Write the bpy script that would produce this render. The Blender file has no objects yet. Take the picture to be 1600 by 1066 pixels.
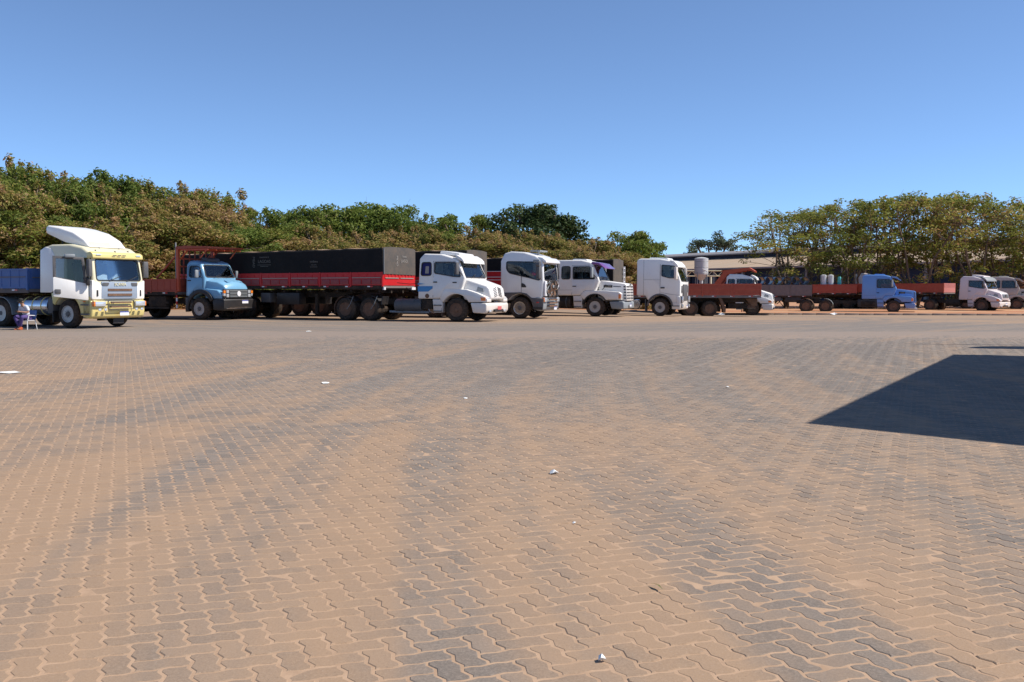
import bpy, bmesh, math, random
import numpy as np
from mathutils import Vector, Matrix, Euler
R = math.radians
rnd = random.Random(7)
SC = bpy.context.scene
COL = SC.collection

# ------------------------------------------------------------------ camera, sky, sun, exposure
CAM_H, FPX, HOR = 1.4, 1500.0, 453.0
cam_d = bpy.data.cameras.new('camera')
cam_d.sensor_width = 36.0
cam_d.lens = 36.0 * FPX / 1600.0
cam_d.clip_start, cam_d.clip_end = 0.1, 6000.0
cam = bpy.data.objects.new('camera', cam_d)
COL.objects.link(cam)
cam.location = (0, 0, CAM_H)
cam.rotation_euler = (R(90) - math.atan((533 - HOR) / FPX), 0, 0)
SC.camera = cam

SUN_EL, SUN_B = R(48), R(-5)            # elevation; azimuth measured from +X towards +Y
world = bpy.data.worlds.new('World')
SC.world = world
world.use_nodes = True
wn = world.node_tree
wn.nodes.clear()
sky = wn.nodes.new('ShaderNodeTexSky')
sky.sky_type = 'NISHITA'
sky.sun_disc = False
sky.sun_elevation = SUN_EL
sky.sun_rotation = R(90) - SUN_B
sky.altitude = 15000.0
sky.air_density = 4.0
sky.dust_density = 0.6
sky.ozone_density = 3.2
bg = wn.nodes.new('ShaderNodeBackground')
bg.inputs['Strength'].default_value = 0.125
wo = wn.nodes.new('ShaderNodeOutputWorld')
wn.links.new(sky.outputs[0], bg.inputs[0])
wn.links.new(bg.outputs[0], wo.inputs[0])

sun_d = bpy.data.lights.new('sun', 'SUN')
sun_d.energy = 4.8
sun_d.angle = R(0.5)
sun_d.color = (1.0, 0.93, 0.84)
sun = bpy.data.objects.new('sun', sun_d)
COL.objects.link(sun)
sdir = Vector((math.cos(SUN_EL) * math.cos(SUN_B), math.cos(SUN_EL) * math.sin(SUN_B), math.sin(SUN_EL)))
sun.rotation_euler = sdir.to_track_quat('Z', 'Y').to_euler()

SC.view_settings.view_transform = 'Standard'
SC.view_settings.look = 'None'
SC.view_settings.exposure = 0.42
SC.view_settings.gamma = 1.0
SC.view_settings.use_curve_mapping = False
SC.cycles.max_bounces = 6
SC.cycles.transparent_max_bounces = 12

# ------------------------------------------------------------------ helpers
def ss(a, b, x):
    t = min(1.0, max(0.0, (x - a) / (b - a)))
    return t * t * (3 - 2 * t)

def gz(x, y):                            # the yard falls gently towards the back right
    return -0.45 * ss(38, 72, y) * ss(0, 16, x)

def at(px, D, z=None):                   # a column of the photograph at a depth -> place on the ground
    x = (px - 800) / FPX * D
    return (x, D, gz(x, D) if z is None else z)

def tag(o, label=None, cat=None, group=None, kind=None):
    if label: o['label'] = label
    if cat: o['category'] = cat
    if group: o['group'] = group
    if kind: o['kind'] = kind
    return o

def thing(name, label, cat, loc=(0, 0, 0), rz=0.0, group=None):
    o = bpy.data.objects.new(name, None)
    o.empty_display_size = 0.3
    COL.objects.link(o)
    o.location = loc
    o.rotation_euler = (0, 0, rz)
    return tag(o, label, cat, group)

class MB:
    def __init__(s):
        s.v, s.f, s.m = [], [], []
    def add(s, v, f, mi=0):
        k = len(s.v)
        s.v += [tuple(p) for p in v]
        s.f += [tuple(i + k for i in q) for q in f]
        s.m += [mi] * len(f)
        return s
    def box(s, c, d, rot=None, mi=0):
        v = [Vector((sx * d[0] / 2, sy * d[1] / 2, sz * d[2] / 2)) for sx in (-1, 1) for sy in (-1, 1) for sz in (-1, 1)]
        if rot: 
            M = Euler(rot).to_matrix()
            v = [M @ p for p in v]
        v = [p + Vector(c) for p in v]
        return s.add(v, [(0, 1, 3, 2), (4, 6, 7, 5), (0, 4, 5, 1), (2, 3, 7, 6), (0, 2, 6, 4), (1, 5, 7, 3)], mi)
    def prism(s, poly, a, b, axis='y', mi=0):
        n = len(poly)
        def P(p, t):
            return {'y': (p[0], t, p[1]), 'x': (t, p[0], p[1]), 'z': (p[0], p[1], t)}[axis]
        v = [P(p, a) for p in poly] + [P(p, b) for p in poly]
        f = [tuple(range(n)), tuple(range(2 * n - 1, n - 1, -1))]
        f += [(i, i + n, (i + 1) % n + n, (i + 1) % n) for i in range(n)]
        return s.add(v, f, mi)
    def ring(s, po, pi, a, b, axis='y', mi=0):
        n = len(po)
        def P(p, t):
            return {'y': (p[0], t, p[1]), 'x': (t, p[0], p[1]), 'z': (p[0], p[1], t)}[axis]
        v = [P(p, a) for p in po] + [P(p, a) for p in pi] + [P(p, b) for p in po] + [P(p, b) for p in pi]
        f = []
        for i in range(n):
            j = (i + 1) % n
            f += [(i, j, n + j, n + i), (2 * n + i, 3 * n + i, 3 * n + j, 2 * n + j),
                  (i, 2 * n + i, 2 * n + j, j), (n + i, n + j, 3 * n + j, 3 * n + i)]
        return s.add(v, f, mi)
    def tube(s, p0, p1, r0, r1=None, n=8, mi=0):
        r1 = r0 if r1 is None else r1
        p0, p1 = Vector(p0), Vector(p1)
        d = (p1 - p0).normalized()
        u = d.orthogonal().normalized()
        w = d.cross(u)
        v = []
        for p, r in ((p0, r0), (p1, r1)):
            for i in range(n):
                t = 2 * math.pi * i / n
                v.append(p + u * (r * math.cos(t)) + w * (r * math.sin(t)))
        f = [(i, (i + 1) % n, (i + 1) % n + n, i + n) for i in range(n)]
        f += [tuple(range(n - 1, -1, -1)), tuple(range(n, 2 * n))]
        return s.add(v, f, mi)
    def path(s, pts, r, n=6, mi=0):
        for a, b in zip(pts[:-1], pts[1:]):
            s.tube(a, b, r, r, n, mi)
        return s
    def lathe(s, prof, c, axis='y', n=24, mi=0):
        # prof: (radius, offset along axis), closed when r==0 at ends or left as loop
        c = Vector(c)
        v, f = [], []
        for (r, h) in prof:
            for i in range(n):
                t = 2 * math.pi * i / n
                a, b = r * math.cos(t), r * math.sin(t)
                v.append(c + Vector({'y': (a, h, b), 'x': (h, a, b), 'z': (a, b, h)}[axis]))
        m = len(prof)
        for k in range(m - 1):
            for i in range(n):
                j = (i + 1) % n
                f.append((k * n + i, k * n + j, (k + 1) * n + j, (k + 1) * n + i))
        if prof[0][0] > 1e-4: f.append(tuple(range(n - 1, -1, -1)))
        if prof[-1][0] > 1e-4: f.append(tuple(range((m - 1) * n, m * n)))
        return s.add(v, f, mi)
    def mesh(s, name, mats, bevel=0.0, seg=2, smooth=True, fn=None, ang=35):
        me = bpy.data.meshes.new(name)
        me.from_pydata(s.v, [], s.f)
        me.polygons.foreach_set('material_index', s.m)
        bm = bmesh.new()
        bm.from_mesh(me)
        bmesh.ops.remove_doubles(bm, verts=bm.verts, dist=1e-5)
        bmesh.ops.recalc_face_normals(bm, faces=bm.faces)
        if bevel > 0:
            ed = [e for e in bm.edges if len(e.link_faces) == 2 and e.calc_face_angle(0) > R(ang)]
            bmesh.ops.bevel(bm, geom=ed, offset=bevel, segments=seg, profile=0.5, affect='EDGES', clamp_overlap=True)
        if fn:
            for v in bm.verts: v.co = Vector(fn(*v.co))
        bm.to_mesh(me)
        bm.free()
        for m in (mats if isinstance(mats, (list, tuple)) else [mats]):
            me.materials.append(m)
        if smooth:
            me.polygons.foreach_set('use_smooth', [True] * len(me.polygons))
            me.set_sharp_from_angle(angle=R(32))
        return me
    def build(s, name, mats, parent=None, **kw):
        return link(name, s.mesh(name, mats, **kw), parent)

def link(name, me, parent=None, loc=None, rot=None):
    o = bpy.data.objects.new(name, me)
    COL.objects.link(o)
    o.parent = parent
    if loc is not None: o.location = loc
    if rot is not None: o.rotation_euler = rot
    return o

def rpoly(pts, r, n=3):                  # rounded polygon
    out = []
    m = len(pts)
    for i in range(m):
        p0, p1, p2 = (Vector(pts[(i - 1) % m]), Vector(pts[i]), Vector(pts[(i + 1) % m]))
        a, b = (p0 - p1), (p2 - p1)
        k = min(r, a.length * 0.45, b.length * 0.45)
        A, B = p1 + a.normalized() * k, p1 + b.normalized() * k
        for j in range(n + 1):
            t = j / n
            q = A * (1 - t) ** 2 + p1 * 2 * t * (1 - t) + B * t * t
            out.append((q.x, q.y))
    return out

def inset(poly, d):                      # offset a polygon inwards
    n = len(poly)
    area = sum(poly[i][0] * poly[(i + 1) % n][1] - poly[(i + 1) % n][0] * poly[i][1] for i in range(n))
    sg = 1 if area > 0 else -1
    out = []
    for i in range(n):
        p0, p1, p2 = Vector(poly[i - 1]), Vector(poly[i]), Vector(poly[(i + 1) % n])
        a, b = (p1 - p0).normalized(), (p2 - p1).normalized()
        na, nb = Vector((-a.y, a.x)) * sg, Vector((-b.y, b.x)) * sg
        m = (na + nb)
        if m.length < 1e-4: m = na
        m.normalize()
        k = d / max(0.4, m.dot(na))
        out.append((p1.x + m.x * k, p1.y + m.y * k))
    return out

def arc(cx, cz, r, a0, a1, n):
    return [(cx + r * math.cos(R(a0 + (a1 - a0) * i / n)), cz + r * math.sin(R(a0 + (a1 - a0) * i / n))) for i in range(n + 1)]

# ------------------------------------------------------------------ materials
MATS = {}
def newmat(name):
    m = bpy.data.materials.new(name)
    m.use_nodes = True
    nt = m.node_tree
    return m, nt, nt.nodes['Principled BSDF']

def nd(nt, t, **kw):
    n = nt.nodes.new(t)
    for k, v in kw.items():
        if k.startswith('i_'): n.inputs[k[2:].replace('_', ' ')].default_value = v
        else: setattr(n, k, v)
    return n

def mixc(nt, fac, a, b, mode='MIX'):
    n = nt.nodes.new('ShaderNodeMix')
    n.data_type = 'RGBA'
    n.blend_type = mode
    for sock, val in ((n.inputs[0], fac), (n.inputs[6], a), (n.inputs[7], b)):
        if isinstance(val, bpy.types.NodeSocket): nt.links.new(val, sock)
        elif isinstance(val, (int, float)): sock.default_value = val
        else: sock.default_value = (*val, 1) if len(val) == 3 else val
    return n.outputs[2]

def math_(nt, op, a, b=None, c=None, clamp=False):
    n = nt.nodes.new('ShaderNodeMath')
    n.operation = op
    n.use_clamp = clamp
    for i, val in enumerate((a, b, c)):
        if val is None: continue
        if isinstance(val, bpy.types.NodeSocket): nt.links.new(val, n.inputs[i])
        else: n.inputs[i].default_value = val
    return n.outputs[0]

def noise(nt, vec, scale, detail=4, rough=0.55, dist=0.0):
    n = nd(nt, 'ShaderNodeTexNoise', i_Scale=scale, i_Detail=detail, i_Roughness=rough, i_Distortion=dist)
    if vec is not None: nt.links.new(vec, n.inputs['Vector'])
    return n.outputs[0]

def rng(nt, v, a, b, c=0.0, d=1.0, smooth=True):
    n = nd(nt, 'ShaderNodeMapRange')
    n.interpolation_type = 'SMOOTHSTEP' if smooth else 'LINEAR'
    nt.links.new(v, n.inputs[0])
    for i, q in zip((1, 2, 3, 4), (a, b, c, d)): n.inputs[i].default_value = q
    return n.outputs[0]

def plain(name, col, rough=0.6, metal=0.0, dust=0.15, dustcol=(0.36, 0.22, 0.13), scale=3.0, coat=0.0, vary=0.12, low=0.0, bump=0.0):
    """painted, cast or woven surface with uneven tone and road dust"""
    if name in MATS: return MATS[name]
    m, nt, b = newmat(name)
    tc = nd(nt, 'ShaderNodeTexCoord').outputs['Object']
    n1 = noise(nt, tc, scale, 5, 0.6)
    n2 = noise(nt, tc, scale * 6, 4, 0.65)
    c = mixc(nt, n1, tuple(max(0, q * (1 - vary)) for q in col), tuple(min(1, q * (1 + vary)) for q in col))
    f = rng(nt, math_(nt, 'MULTIPLY_ADD', n2, 0.5, math_(nt, 'MULTIPLY', n1, 0.6)), 0.38, 0.85, 0, dust * 2)
    if low > 0:                                  # road dirt thrown up on the lower body
        sx = nd(nt, 'ShaderNodeSeparateXYZ')
        nt.links.new(tc, sx.inputs[0])
        g = rng(nt, math_(nt, 'MULTIPLY_ADD', n2, 0.5, sx.outputs[2]), 1.75, 0.7, 0, low)
        f = math_(nt, 'ADD', f, g, clamp=True)
    c = mixc(nt, f, c, dustcol)
    nt.links.new(c, b.inputs['Base Color'])
    r = math_(nt, 'MULTIPLY_ADD', f, 0.35, rough, clamp=True)
    nt.links.new(r, b.inputs['Roughness'])
    b.inputs['Metallic'].default_value = metal
    if rough >= 0.7: b.inputs['Specular IOR Level'].default_value = 0.2
    if coat: 
        b.inputs['Coat Weight'].default_value = coat
        b.inputs['Coat Roughness'].default_value = 0.125
    if bump:
        bp = nd(nt, 'ShaderNodeBump', i_Strength=bump, i_Distance=0.02)
        nt.links.new(n2, bp.inputs['Height'])
        nt.links.new(bp.outputs[0], b.inputs['Normal'])
    MATS[name] = m
    return m

def glassmat(name, tint, ior, f0=0.0):
    m, nt, b = newmat(name)
    nt.nodes.remove(b)
    t = nd(nt, 'ShaderNodeBsdfTransparent')
    t.inputs[0].default_value = (*tint, 1)
    g = nd(nt, 'ShaderNodeBsdfGlossy')
    g.inputs['Roughness'].default_value = 0.02
    g.inputs[0].default_value = (0.9, 0.95, 1, 1)
    fr = nd(nt, 'ShaderNodeFresnel')
    fr.inputs[0].default_value = ior
    mx = nd(nt, 'ShaderNodeMixShader')
    nt.links.new(math_(nt, 'ADD', fr.outputs[0], f0, clamp=True), mx.inputs[0])
    nt.links.new(t.outputs[0], mx.inputs[1])
    nt.links.new(g.outputs[0], mx.inputs[2])
    nt.links.new(mx.outputs[0], nt.nodes['Material Output'].inputs[0])
    MATS[name] = m
    return m

WHITE = plain('paint_white', (0.84, 0.83, 0.79), 0.32, coat=0.3, dust=0.06, low=0.35, vary=0.04)
DUSTY = plain('paint_dusty_grey', (0.42, 0.40, 0.38), 0.5, coat=0.1, dust=0.2, low=0.3, vary=0.1)
WHITE2 = plain('paint_offwhite', (0.80, 0.785, 0.75), 0.35, coat=0.25, dust=0.1, low=0.35, vary=0.05)
SILVER = plain('paint_silver', (0.76, 0.755, 0.74), 0.32, metal=0.1, coat=0.3, dust=0.06, low=0.2, vary=0.05)
PINK = plain('paint_faded_pink', (0.66, 0.60, 0.60), 0.4, coat=0.2, dust=0.08, low=0.25, vary=0.06)
CREAM = plain('paint_cream', (0.70, 0.66, 0.46), 0.35, coat=0.3, dust=0.05, vary=0.05)
YELLOW = plain('paint_yellow', (0.72, 0.60, 0.22), 0.35, coat=0.3, dust=0.08, low=0.15, vary=0.06)
GBLUE = plain('paint_grey_blue', (0.28, 0.34, 0.42), 0.4, coat=0.2, dust=0.06)
LBLUE = plain('paint_light_blue', (0.16, 0.37, 0.56), 0.33, coat=0.35, dust=0.06, low=0.15, vary=0.06)
SBLUE = plain('paint_sky_blue', (0.11, 0.275, 0.62), 0.38, coat=0.25, dust=0.06, low=0.2, vary=0.06)
TBLUE = plain('paint_trailer_blue', (0.035, 0.11, 0.33), 0.45, dust=0.1, vary=0.15)
MAROON = plain('paint_dusty_maroon', (0.26, 0.035, 0.045), 0.6, dust=0.12, vary=0.2)
RED = plain('paint_red', (0.50, 0.008, 0.012), 0.5, dust=0.015, vary=0.12)
DRED = plain('paint_brick_red', (0.34, 0.055, 0.027), 0.65, dust=0.10, vary=0.2)
ORANGE = plain('paint_orange', (0.48, 0.075, 0.025), 0.5, dust=0.06, vary=0.12)
PURPLE = plain('visor_purple', (0.17, 0.05, 0.22), 0.2, dust=0.02, coat=0.4)
STRIPE = plain('paint_stripe_blue', (0.03, 0.22, 0.50), 0.35, dust=0.05)
NAVY = plain('curtain_navy', (0.02, 0.025, 0.12), 0.7, dust=0.0)
BLACK = plain('black_plastic', (0.014, 0.014, 0.016), 0.5, dust=0.03)
DGREY = plain('grey_plastic', (0.075, 0.08, 0.088), 0.55, dust=0.08)
MGREY = plain('grey_panel', (0.22, 0.25, 0.27), 0.45, dust=0.08)
CHASSIS = plain('chassis_black', (0.020, 0.018, 0.017), 0.75, dust=0.12)
RUBBER = plain('tyre_rubber', (0.024, 0.022, 0.021), 0.85, dust=0.17, vary=0.2, scale=2.0, bump=0.2)
STEEL = plain('rim_steel', (0.42, 0.42, 0.42), 0.4, metal=0.5, dust=0.22)
RUST = plain('rim_rusty', (0.12, 0.07, 0.05), 0.8, dust=0.2)
CHROME = plain('tank_aluminium', (0.62, 0.65, 0.70), 0.22, metal=1.0, dust=0.08)
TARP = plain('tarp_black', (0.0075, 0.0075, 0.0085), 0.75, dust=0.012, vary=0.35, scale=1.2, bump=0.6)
TARPG = plain('tarp_end_grey', (0.085, 0.08, 0.075), 0.8, dust=0.10, vary=0.2, scale=1.5, bump=0.25)  # lighter grey than the sides, on the front and rear of the tarp
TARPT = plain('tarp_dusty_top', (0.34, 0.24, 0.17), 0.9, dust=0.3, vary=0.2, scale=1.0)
WOODG = plain('weathered_grey_board', (0.17, 0.155, 0.155), 0.8, dust=0.1, vary=0.25)
LAMPW = plain('lamp_lens', (0.62, 0.65, 0.68), 0.12, metal=0.4, dust=0.03, coat=0.6)
LAMPO = plain('lamp_amber', (0.75, 0.20, 0.02), 0.2, dust=0.03, coat=0.5)
LAMPR = plain('lamp_red', (0.5, 0.03, 0.03), 0.25, dust=0.03, coat=0.5)
PLATE = plain('plate_white', (0.72, 0.72, 0.74), 0.4, dust=0.04)
PLATER = plain('plate_red', (0.55, 0.12, 0.12), 0.4, dust=0.04)
PLATEB = plain('plate_blue', (0.03, 0.05, 0.30), 0.4, dust=0.02)
INTER = plain('cab_interior', (0.09, 0.092, 0.10), 0.8, dust=0.03)
SEAT = plain('cab_seat', (0.13, 0.115, 0.11), 0.9, dust=0.05)
CURT = plain('cab_curtain', (0.12, 0.13, 0.16), 0.9, dust=0.0)
PAPER = plain('paper', (0.75, 0.77, 0.76), 0.8, dust=0.02, vary=0.05)
INK = plain('print_black', (0.012, 0.012, 0.012), 0.6, dust=0.02)
INKW = plain('print_white', (0.32, 0.31, 0.29), 0.7, dust=0.2, scale=20, vary=0.2)
PRINT = plain('print_faded', (0.13, 0.128, 0.12), 0.8, dust=0.1, scale=20, vary=0.3)
GLASS = glassmat('glass_side', (0.60, 0.64, 0.66), 1.45)
WGLASS = glassmat('glass_windscreen', (0.88, 0.94, 0.95), 1.45, 0.03)
HAZE_BLUE = (0.2, 0.25, 0.32)

def text(name, s, size, mat, parent, loc, rot, extrude=0.004):
    cu = bpy.data.curves.new(name, 'FONT')
    cu.body = s
    cu.size = size
    cu.align_x = 'CENTER'
    cu.align_y = 'CENTER'
    cu.extrude = extrude
    tmp = bpy.data.objects.new('tmp_text', cu)
    COL.objects.link(tmp)
    bpy.context.view_layer.update()
    me = bpy.data.meshes.new_from_object(tmp.evaluated_get(bpy.context.evaluated_depsgraph_get()))
    bpy.data.objects.remove(tmp)
    me.materials.clear()
    me.materials.append(mat)
    return link(name, me, parent, loc, rot)

RX = (R(90), 0, 0)                      # text on the side facing -y
FX = (R(90), 0, R(90))                  # text on a front facing +x

def boolean(base, cutters):
    """base minus cutters (all meshes), as a new mesh"""
    o = bpy.data.objects.new('tmp_base', base)
    COL.objects.link(o)
    tmp = []
    for c in cutters:
        co = bpy.data.objects.new('tmp_cut', c)
        COL.objects.link(co)
        co.hide_render = True
        md = o.modifiers.new('cut', 'BOOLEAN')
        md.operation = 'DIFFERENCE'
        md.solver = 'EXACT'
        md.object = co
        tmp.append(co)
    bpy.context.view_layer.update()
    me = bpy.data.meshes.new_from_object(o.evaluated_get(bpy.context.evaluated_depsgraph_get()))
    for q in tmp + [o]: bpy.data.objects.remove(q)
    me.polygons.foreach_set('use_smooth', [True] * len(me.polygons))
    me.set_sharp_from_angle(angle=R(32))
    return me
# ------------------------------------------------------------------ the ground
def yb(x):                               # back edge of the paved yard
    return 66.0 + 7.0 * ss(-40, 8, x) - 0.16 * max(0.0, x - 10)

def sheet(name, mat, xs, rows, zf, kind='structure'):
    v, f = [], []
    nx, ny = len(xs), len(rows(xs[0]))
    for x in xs:
        for y in rows(x): v.append((x, y, zf(x, y)))
    for i in range(nx - 1):
        for j in range(ny - 1):
            a = i * ny + j
            f.append((a, a + ny, a + ny + 1, a + 1))
    me = bpy.data.meshes.new(name)
    me.from_pydata(v, [], f)
    me.materials.append(mat)
    me.polygons.foreach_set('use_smooth', [True] * len(f))
    return tag(link(name, me), kind=kind)

def soil_material():
    m, nt, b = newmat('red_soil')
    pos = nd(nt, 'ShaderNodeNewGeometry').outputs['Position']
    n1, n2, n3 = noise(nt, pos, 0.12, 5), noise(nt, pos, 1.1, 6, 0.65), noise(nt, pos, 9, 4)
    c = mixc(nt, rng(nt, n1, 0.35, 0.65), (0.36, 0.135, 0.055), (0.44, 0.25, 0.13))
    c = mixc(nt, rng(nt, n2, 0.5, 0.75, 0, 0.5), c, (0.20, 0.15, 0.07))
    c = mixc(nt, rng(nt, n3, 0.45, 0.8, 0, 0.35), c, (0.50, 0.34, 0.22))
    nt.links.new(c, b.inputs['Base Color'])
    b.inputs['Roughness'].default_value = 0.95
    bp = nd(nt, 'ShaderNodeBump', i_Strength=0.6, i_Distance=0.05)
    nt.links.new(n2, bp.inputs['Height'])
    nt.links.new(bp.outputs[0], b.inputs['Normal'])
    return m

def dust_field(nt, pos):
    """how much sand lies on the paving: drifts, tyre sweeps, the dusty margin under the lorries"""
    sx = nd(nt, 'ShaderNodeSeparateXYZ')
    nt.links.new(pos, sx.inputs[0])
    X, Y = sx.outputs[0], sx.outputs[1]
    n1 = noise(nt, pos, 0.16, 4, 0.55)
    n2 = noise(nt, pos, 0.75, 5, 0.6)
    n3 = noise(nt, pos, 6.0, 4, 0.7)
    d = math_(nt, 'MULTIPLY_ADD', n1, 0.45, math_(nt, 'MULTIPLY_ADD', n2, 0.26, math_(nt, 'MULTIPLY_ADD', n3, 0.22, 0.12)))
    tot, rub = None, None
    for (cx, cy, r0, r1, k, sq) in ((41, 10, 29, 52, 1.35, 1.25), (-13, 24, 6, 21, 0.6, 1.5), (3, 52, 9, 26, 0.9, 1.1), (24, 16, 12, 22, 0.8, 1.2)):
        dx, dy = math_(nt, 'SUBTRACT', X, cx), math_(nt, 'SUBTRACT', Y, cy)
        r = math_(nt, 'SQRT', math_(nt, 'ADD', math_(nt, 'MULTIPLY', dx, dx), math_(nt, 'MULTIPLY', dy, dy)))
        an = math_(nt, 'ARCTAN2', dy, dx)
        cv = nd(nt, 'ShaderNodeCombineXYZ')
        nt.links.new(math_(nt, 'MULTIPLY', r, sq), cv.inputs[0])
        nt.links.new(math_(nt, 'MULTIPLY', an, 1.6), cv.inputs[1])
        cv.inputs[2].default_value = cx
        st = noise(nt, cv.outputs[0], 1.0, 3, 0.6)
        mask = math_(nt, 'MULTIPLY', rng(nt, r, r0, r0 + 5), rng(nt, r, r1, r1 - 6))
        w = math_(nt, 'MULTIPLY', math_(nt, 'MULTIPLY', math_(nt, 'SUBTRACT', st, 0.52), mask), k)
        tot = w if tot is None else math_(nt, 'ADD', tot, w)
        u = math_(nt, 'MULTIPLY', rng(nt, st, 0.48, 0.30), mask)
        rub = u if rub is None else math_(nt, 'MAXIMUM', rub, u)
    d = math_(nt, 'ADD', d, tot)
    # single wheel tracks: pairs of arcs left by turning lorries
    tr = None
    for (cx, cy, r0, ph) in ((41, 10, 38.4, 0.0), (41, 10, 40.3, 0.1), (43, 9, 43.6, 2.0), (43, 9, 45.4, 2.1), (40, 12, 33.5, 4.0), (40, 12, 35.3, 4.1), (24, 16, 16.8, 6.0), (24, 16, 18.6, 6.1), (2, 56, 17.5, 8.0), (2, 56, 19.4, 8.1), (-2, 58, 23.0, 9.0), (-2, 58, 24.9, 9.1)):
        dx, dy = math_(nt, 'SUBTRACT', X, cx), math_(nt, 'SUBTRACT', Y, cy)
        r = math_(nt, 'SQRT', math_(nt, 'ADD', math_(nt, 'MULTIPLY', dx, dx), math_(nt, 'MULTIPLY', dy, dy)))
        e = math_(nt, 'ABSOLUTE', math_(nt, 'SUBTRACT', math_(nt, 'MULTIPLY_ADD', n2, 0.35, r), r0 + 0.17))
        cv = nd(nt, 'ShaderNodeCombineXYZ')
        nt.links.new(math_(nt, 'MULTIPLY', math_(nt, 'ARCTAN2', dy, dx), 5.0), cv.inputs[0])
        cv.inputs[1].default_value = ph
        w = math_(nt, 'MULTIPLY', rng(nt, e, 0.42, 0.10), rng(nt, noise(nt, cv.outputs[0], 1.0, 2), 0.32, 0.62))
        tr = w if tr is None else math_(nt, 'MAXIMUM', tr, w)
    d = math_(nt, 'MULTIPLY_ADD', tr, -0.42, d)
    rub = math_(nt, 'MAXIMUM', rub, math_(nt, 'MULTIPLY', tr, 0.9))
    # drift on the near left, swept in the middle, dusty margin along the parked row
    near = math_(nt, 'MULTIPLY', math_(nt, 'MULTIPLY', rng(nt, Y, 13, 3.5), rng(nt, X, 5, -1)), 0.27)
    left = math_(nt, 'MULTIPLY', math_(nt, 'MULTIPLY', rng(nt, X, 0, -9), rng(nt, Y, 40, 14)), 0.20)
    mid = math_(nt, 'MULTIPLY', math_(nt, 'MULTIPLY', rng(nt, Y, 9, 20), rng(nt, Y, 46, 34)), -0.20)
    far = math_(nt, 'MULTIPLY', rng(nt, math_(nt, 'MULTIPLY_ADD', X, 0.12, Y), 39, 46), 0.17)
    for q in (near, left, mid, far): d = math_(nt, 'ADD', d, q)
    return d, n2, n3, rub

SAND = (0.47, 0.305, 0.195)
def paving_material(kind):
    m, nt, b = newmat('paving_' + kind)
    pos = nd(nt, 'ShaderNodeNewGeometry').outputs['Position']
    d, n2, n3, rub = dust_field(nt, pos)
    fine = noise(nt, pos, 70, 3, 0.8)
    if kind == 'bed':
        c = mixc(nt, rng(nt, n3, 0.3, 0.7), (0.33, 0.220, 0.142), (0.42, 0.288, 0.190))
        h = fine
        sy = nd(nt, 'ShaderNodeSeparateXYZ')
        nt.links.new(pos, sy.inputs[0])
        f = rng(nt, math_(nt, 'MULTIPLY_ADD', fine, 0.2, d), 0.55, 1.08, 0.15, 0.85)
        c = mixc(nt, rng(nt, sy.outputs[1], 18, 31, 0.0, 0.92), c, mixc(nt, f, (0.20, 0.175, 0.155), (0.41, 0.262, 0.155)))
    else:
        at_ = nd(nt, 'ShaderNodeAttribute')
        at_.attribute_name = 'tint'
        oi = nd(nt, 'ShaderNodeObjectInfo')
        tint = math_(nt, 'FRACT', math_(nt, 'ADD', at_.outputs['Fac'], oi.outputs['Random']))
        if kind == 'far':
            wv = nd(nt, 'ShaderNodeMapping')
            nt.links.new(pos, wv.inputs[0])
            wv.inputs['Rotation'].default_value = (0, 0, R(-20))
            br = nd(nt, 'ShaderNodeTexBrick', i_Scale=1.0)
            nt.links.new(wv.outputs[0], br.inputs['Vector'])
            br.inputs['Brick Width'].default_value = 0.224
            br.inputs['Row Height'].default_value = 0.112
            br.inputs['Mortar Size'].default_value = 0.006
            br.inputs['Color1'].default_value = (0.1, 0.1, 0.1, 1)
            br.inputs['Color2'].default_value = (0.9, 0.9, 0.9, 1)
            br.inputs['Mortar'].default_value = (0.5, 0.5, 0.5, 1)
            tint = math_(nt, 'ADD', br.outputs['Color'], 0.0)
        stone = mixc(nt, tint, (0.128, 0.112, 0.096), (0.192, 0.168, 0.144))
        stone = mixc(nt, rng(nt, fine, 0.35, 0.75, 0, 0.5), stone, (0.33, 0.285, 0.245))
        f = rng(nt, math_(nt, 'MULTIPLY_ADD', fine, 0.20, math_(nt, 'MULTIPLY_ADD', tint, 0.17, d)), 0.45, 1.12, 0.05, 0.80)
        if kind == 'far': f = math_(nt, 'MULTIPLY_ADD', br.outputs['Fac'], 0.2, f, clamp=True)
        c = mixc(nt, f, stone, (0.345, 0.224, 0.134))
        # dark rubber and oil marks
        o1 = noise(nt, pos, 0.5, 6, 0.7)
        c = mixc(nt, rng(nt, o1, 0.66, 0.76, 0, 0.35), c, (0.11, 0.10, 0.095))
        c = mixc(nt, math_(nt, 'MULTIPLY', rub, math_(nt, 'MULTIPLY_ADD', n3, 0.8, -0.02)), c, (0.13, 0.118, 0.108))
        gr = noise(nt, pos, 105, 3, 0.85)
        c = mixc(nt, rng(nt, gr, 0.56, 0.74, 0, 0.45), c, (0.42, 0.35, 0.29))
        c = mixc(nt, rng(nt, gr, 0.44, 0.27, 0, 0.5), c, (0.10, 0.08, 0.068))
        h = fine
    nt.links.new(c, b.inputs['Base Color'])
    b.inputs['Roughness'].default_value = 0.88
    b.inputs['Specular IOR Level'].default_value = 0.3
    bp = nd(nt, 'ShaderNodeBump', i_Strength=0.35, i_Distance=0.004)
    nt.links.new(h, bp.inputs['Height'])
    nt.links.new(bp.outputs[0], b.inputs['Normal'])
    return m

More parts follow.
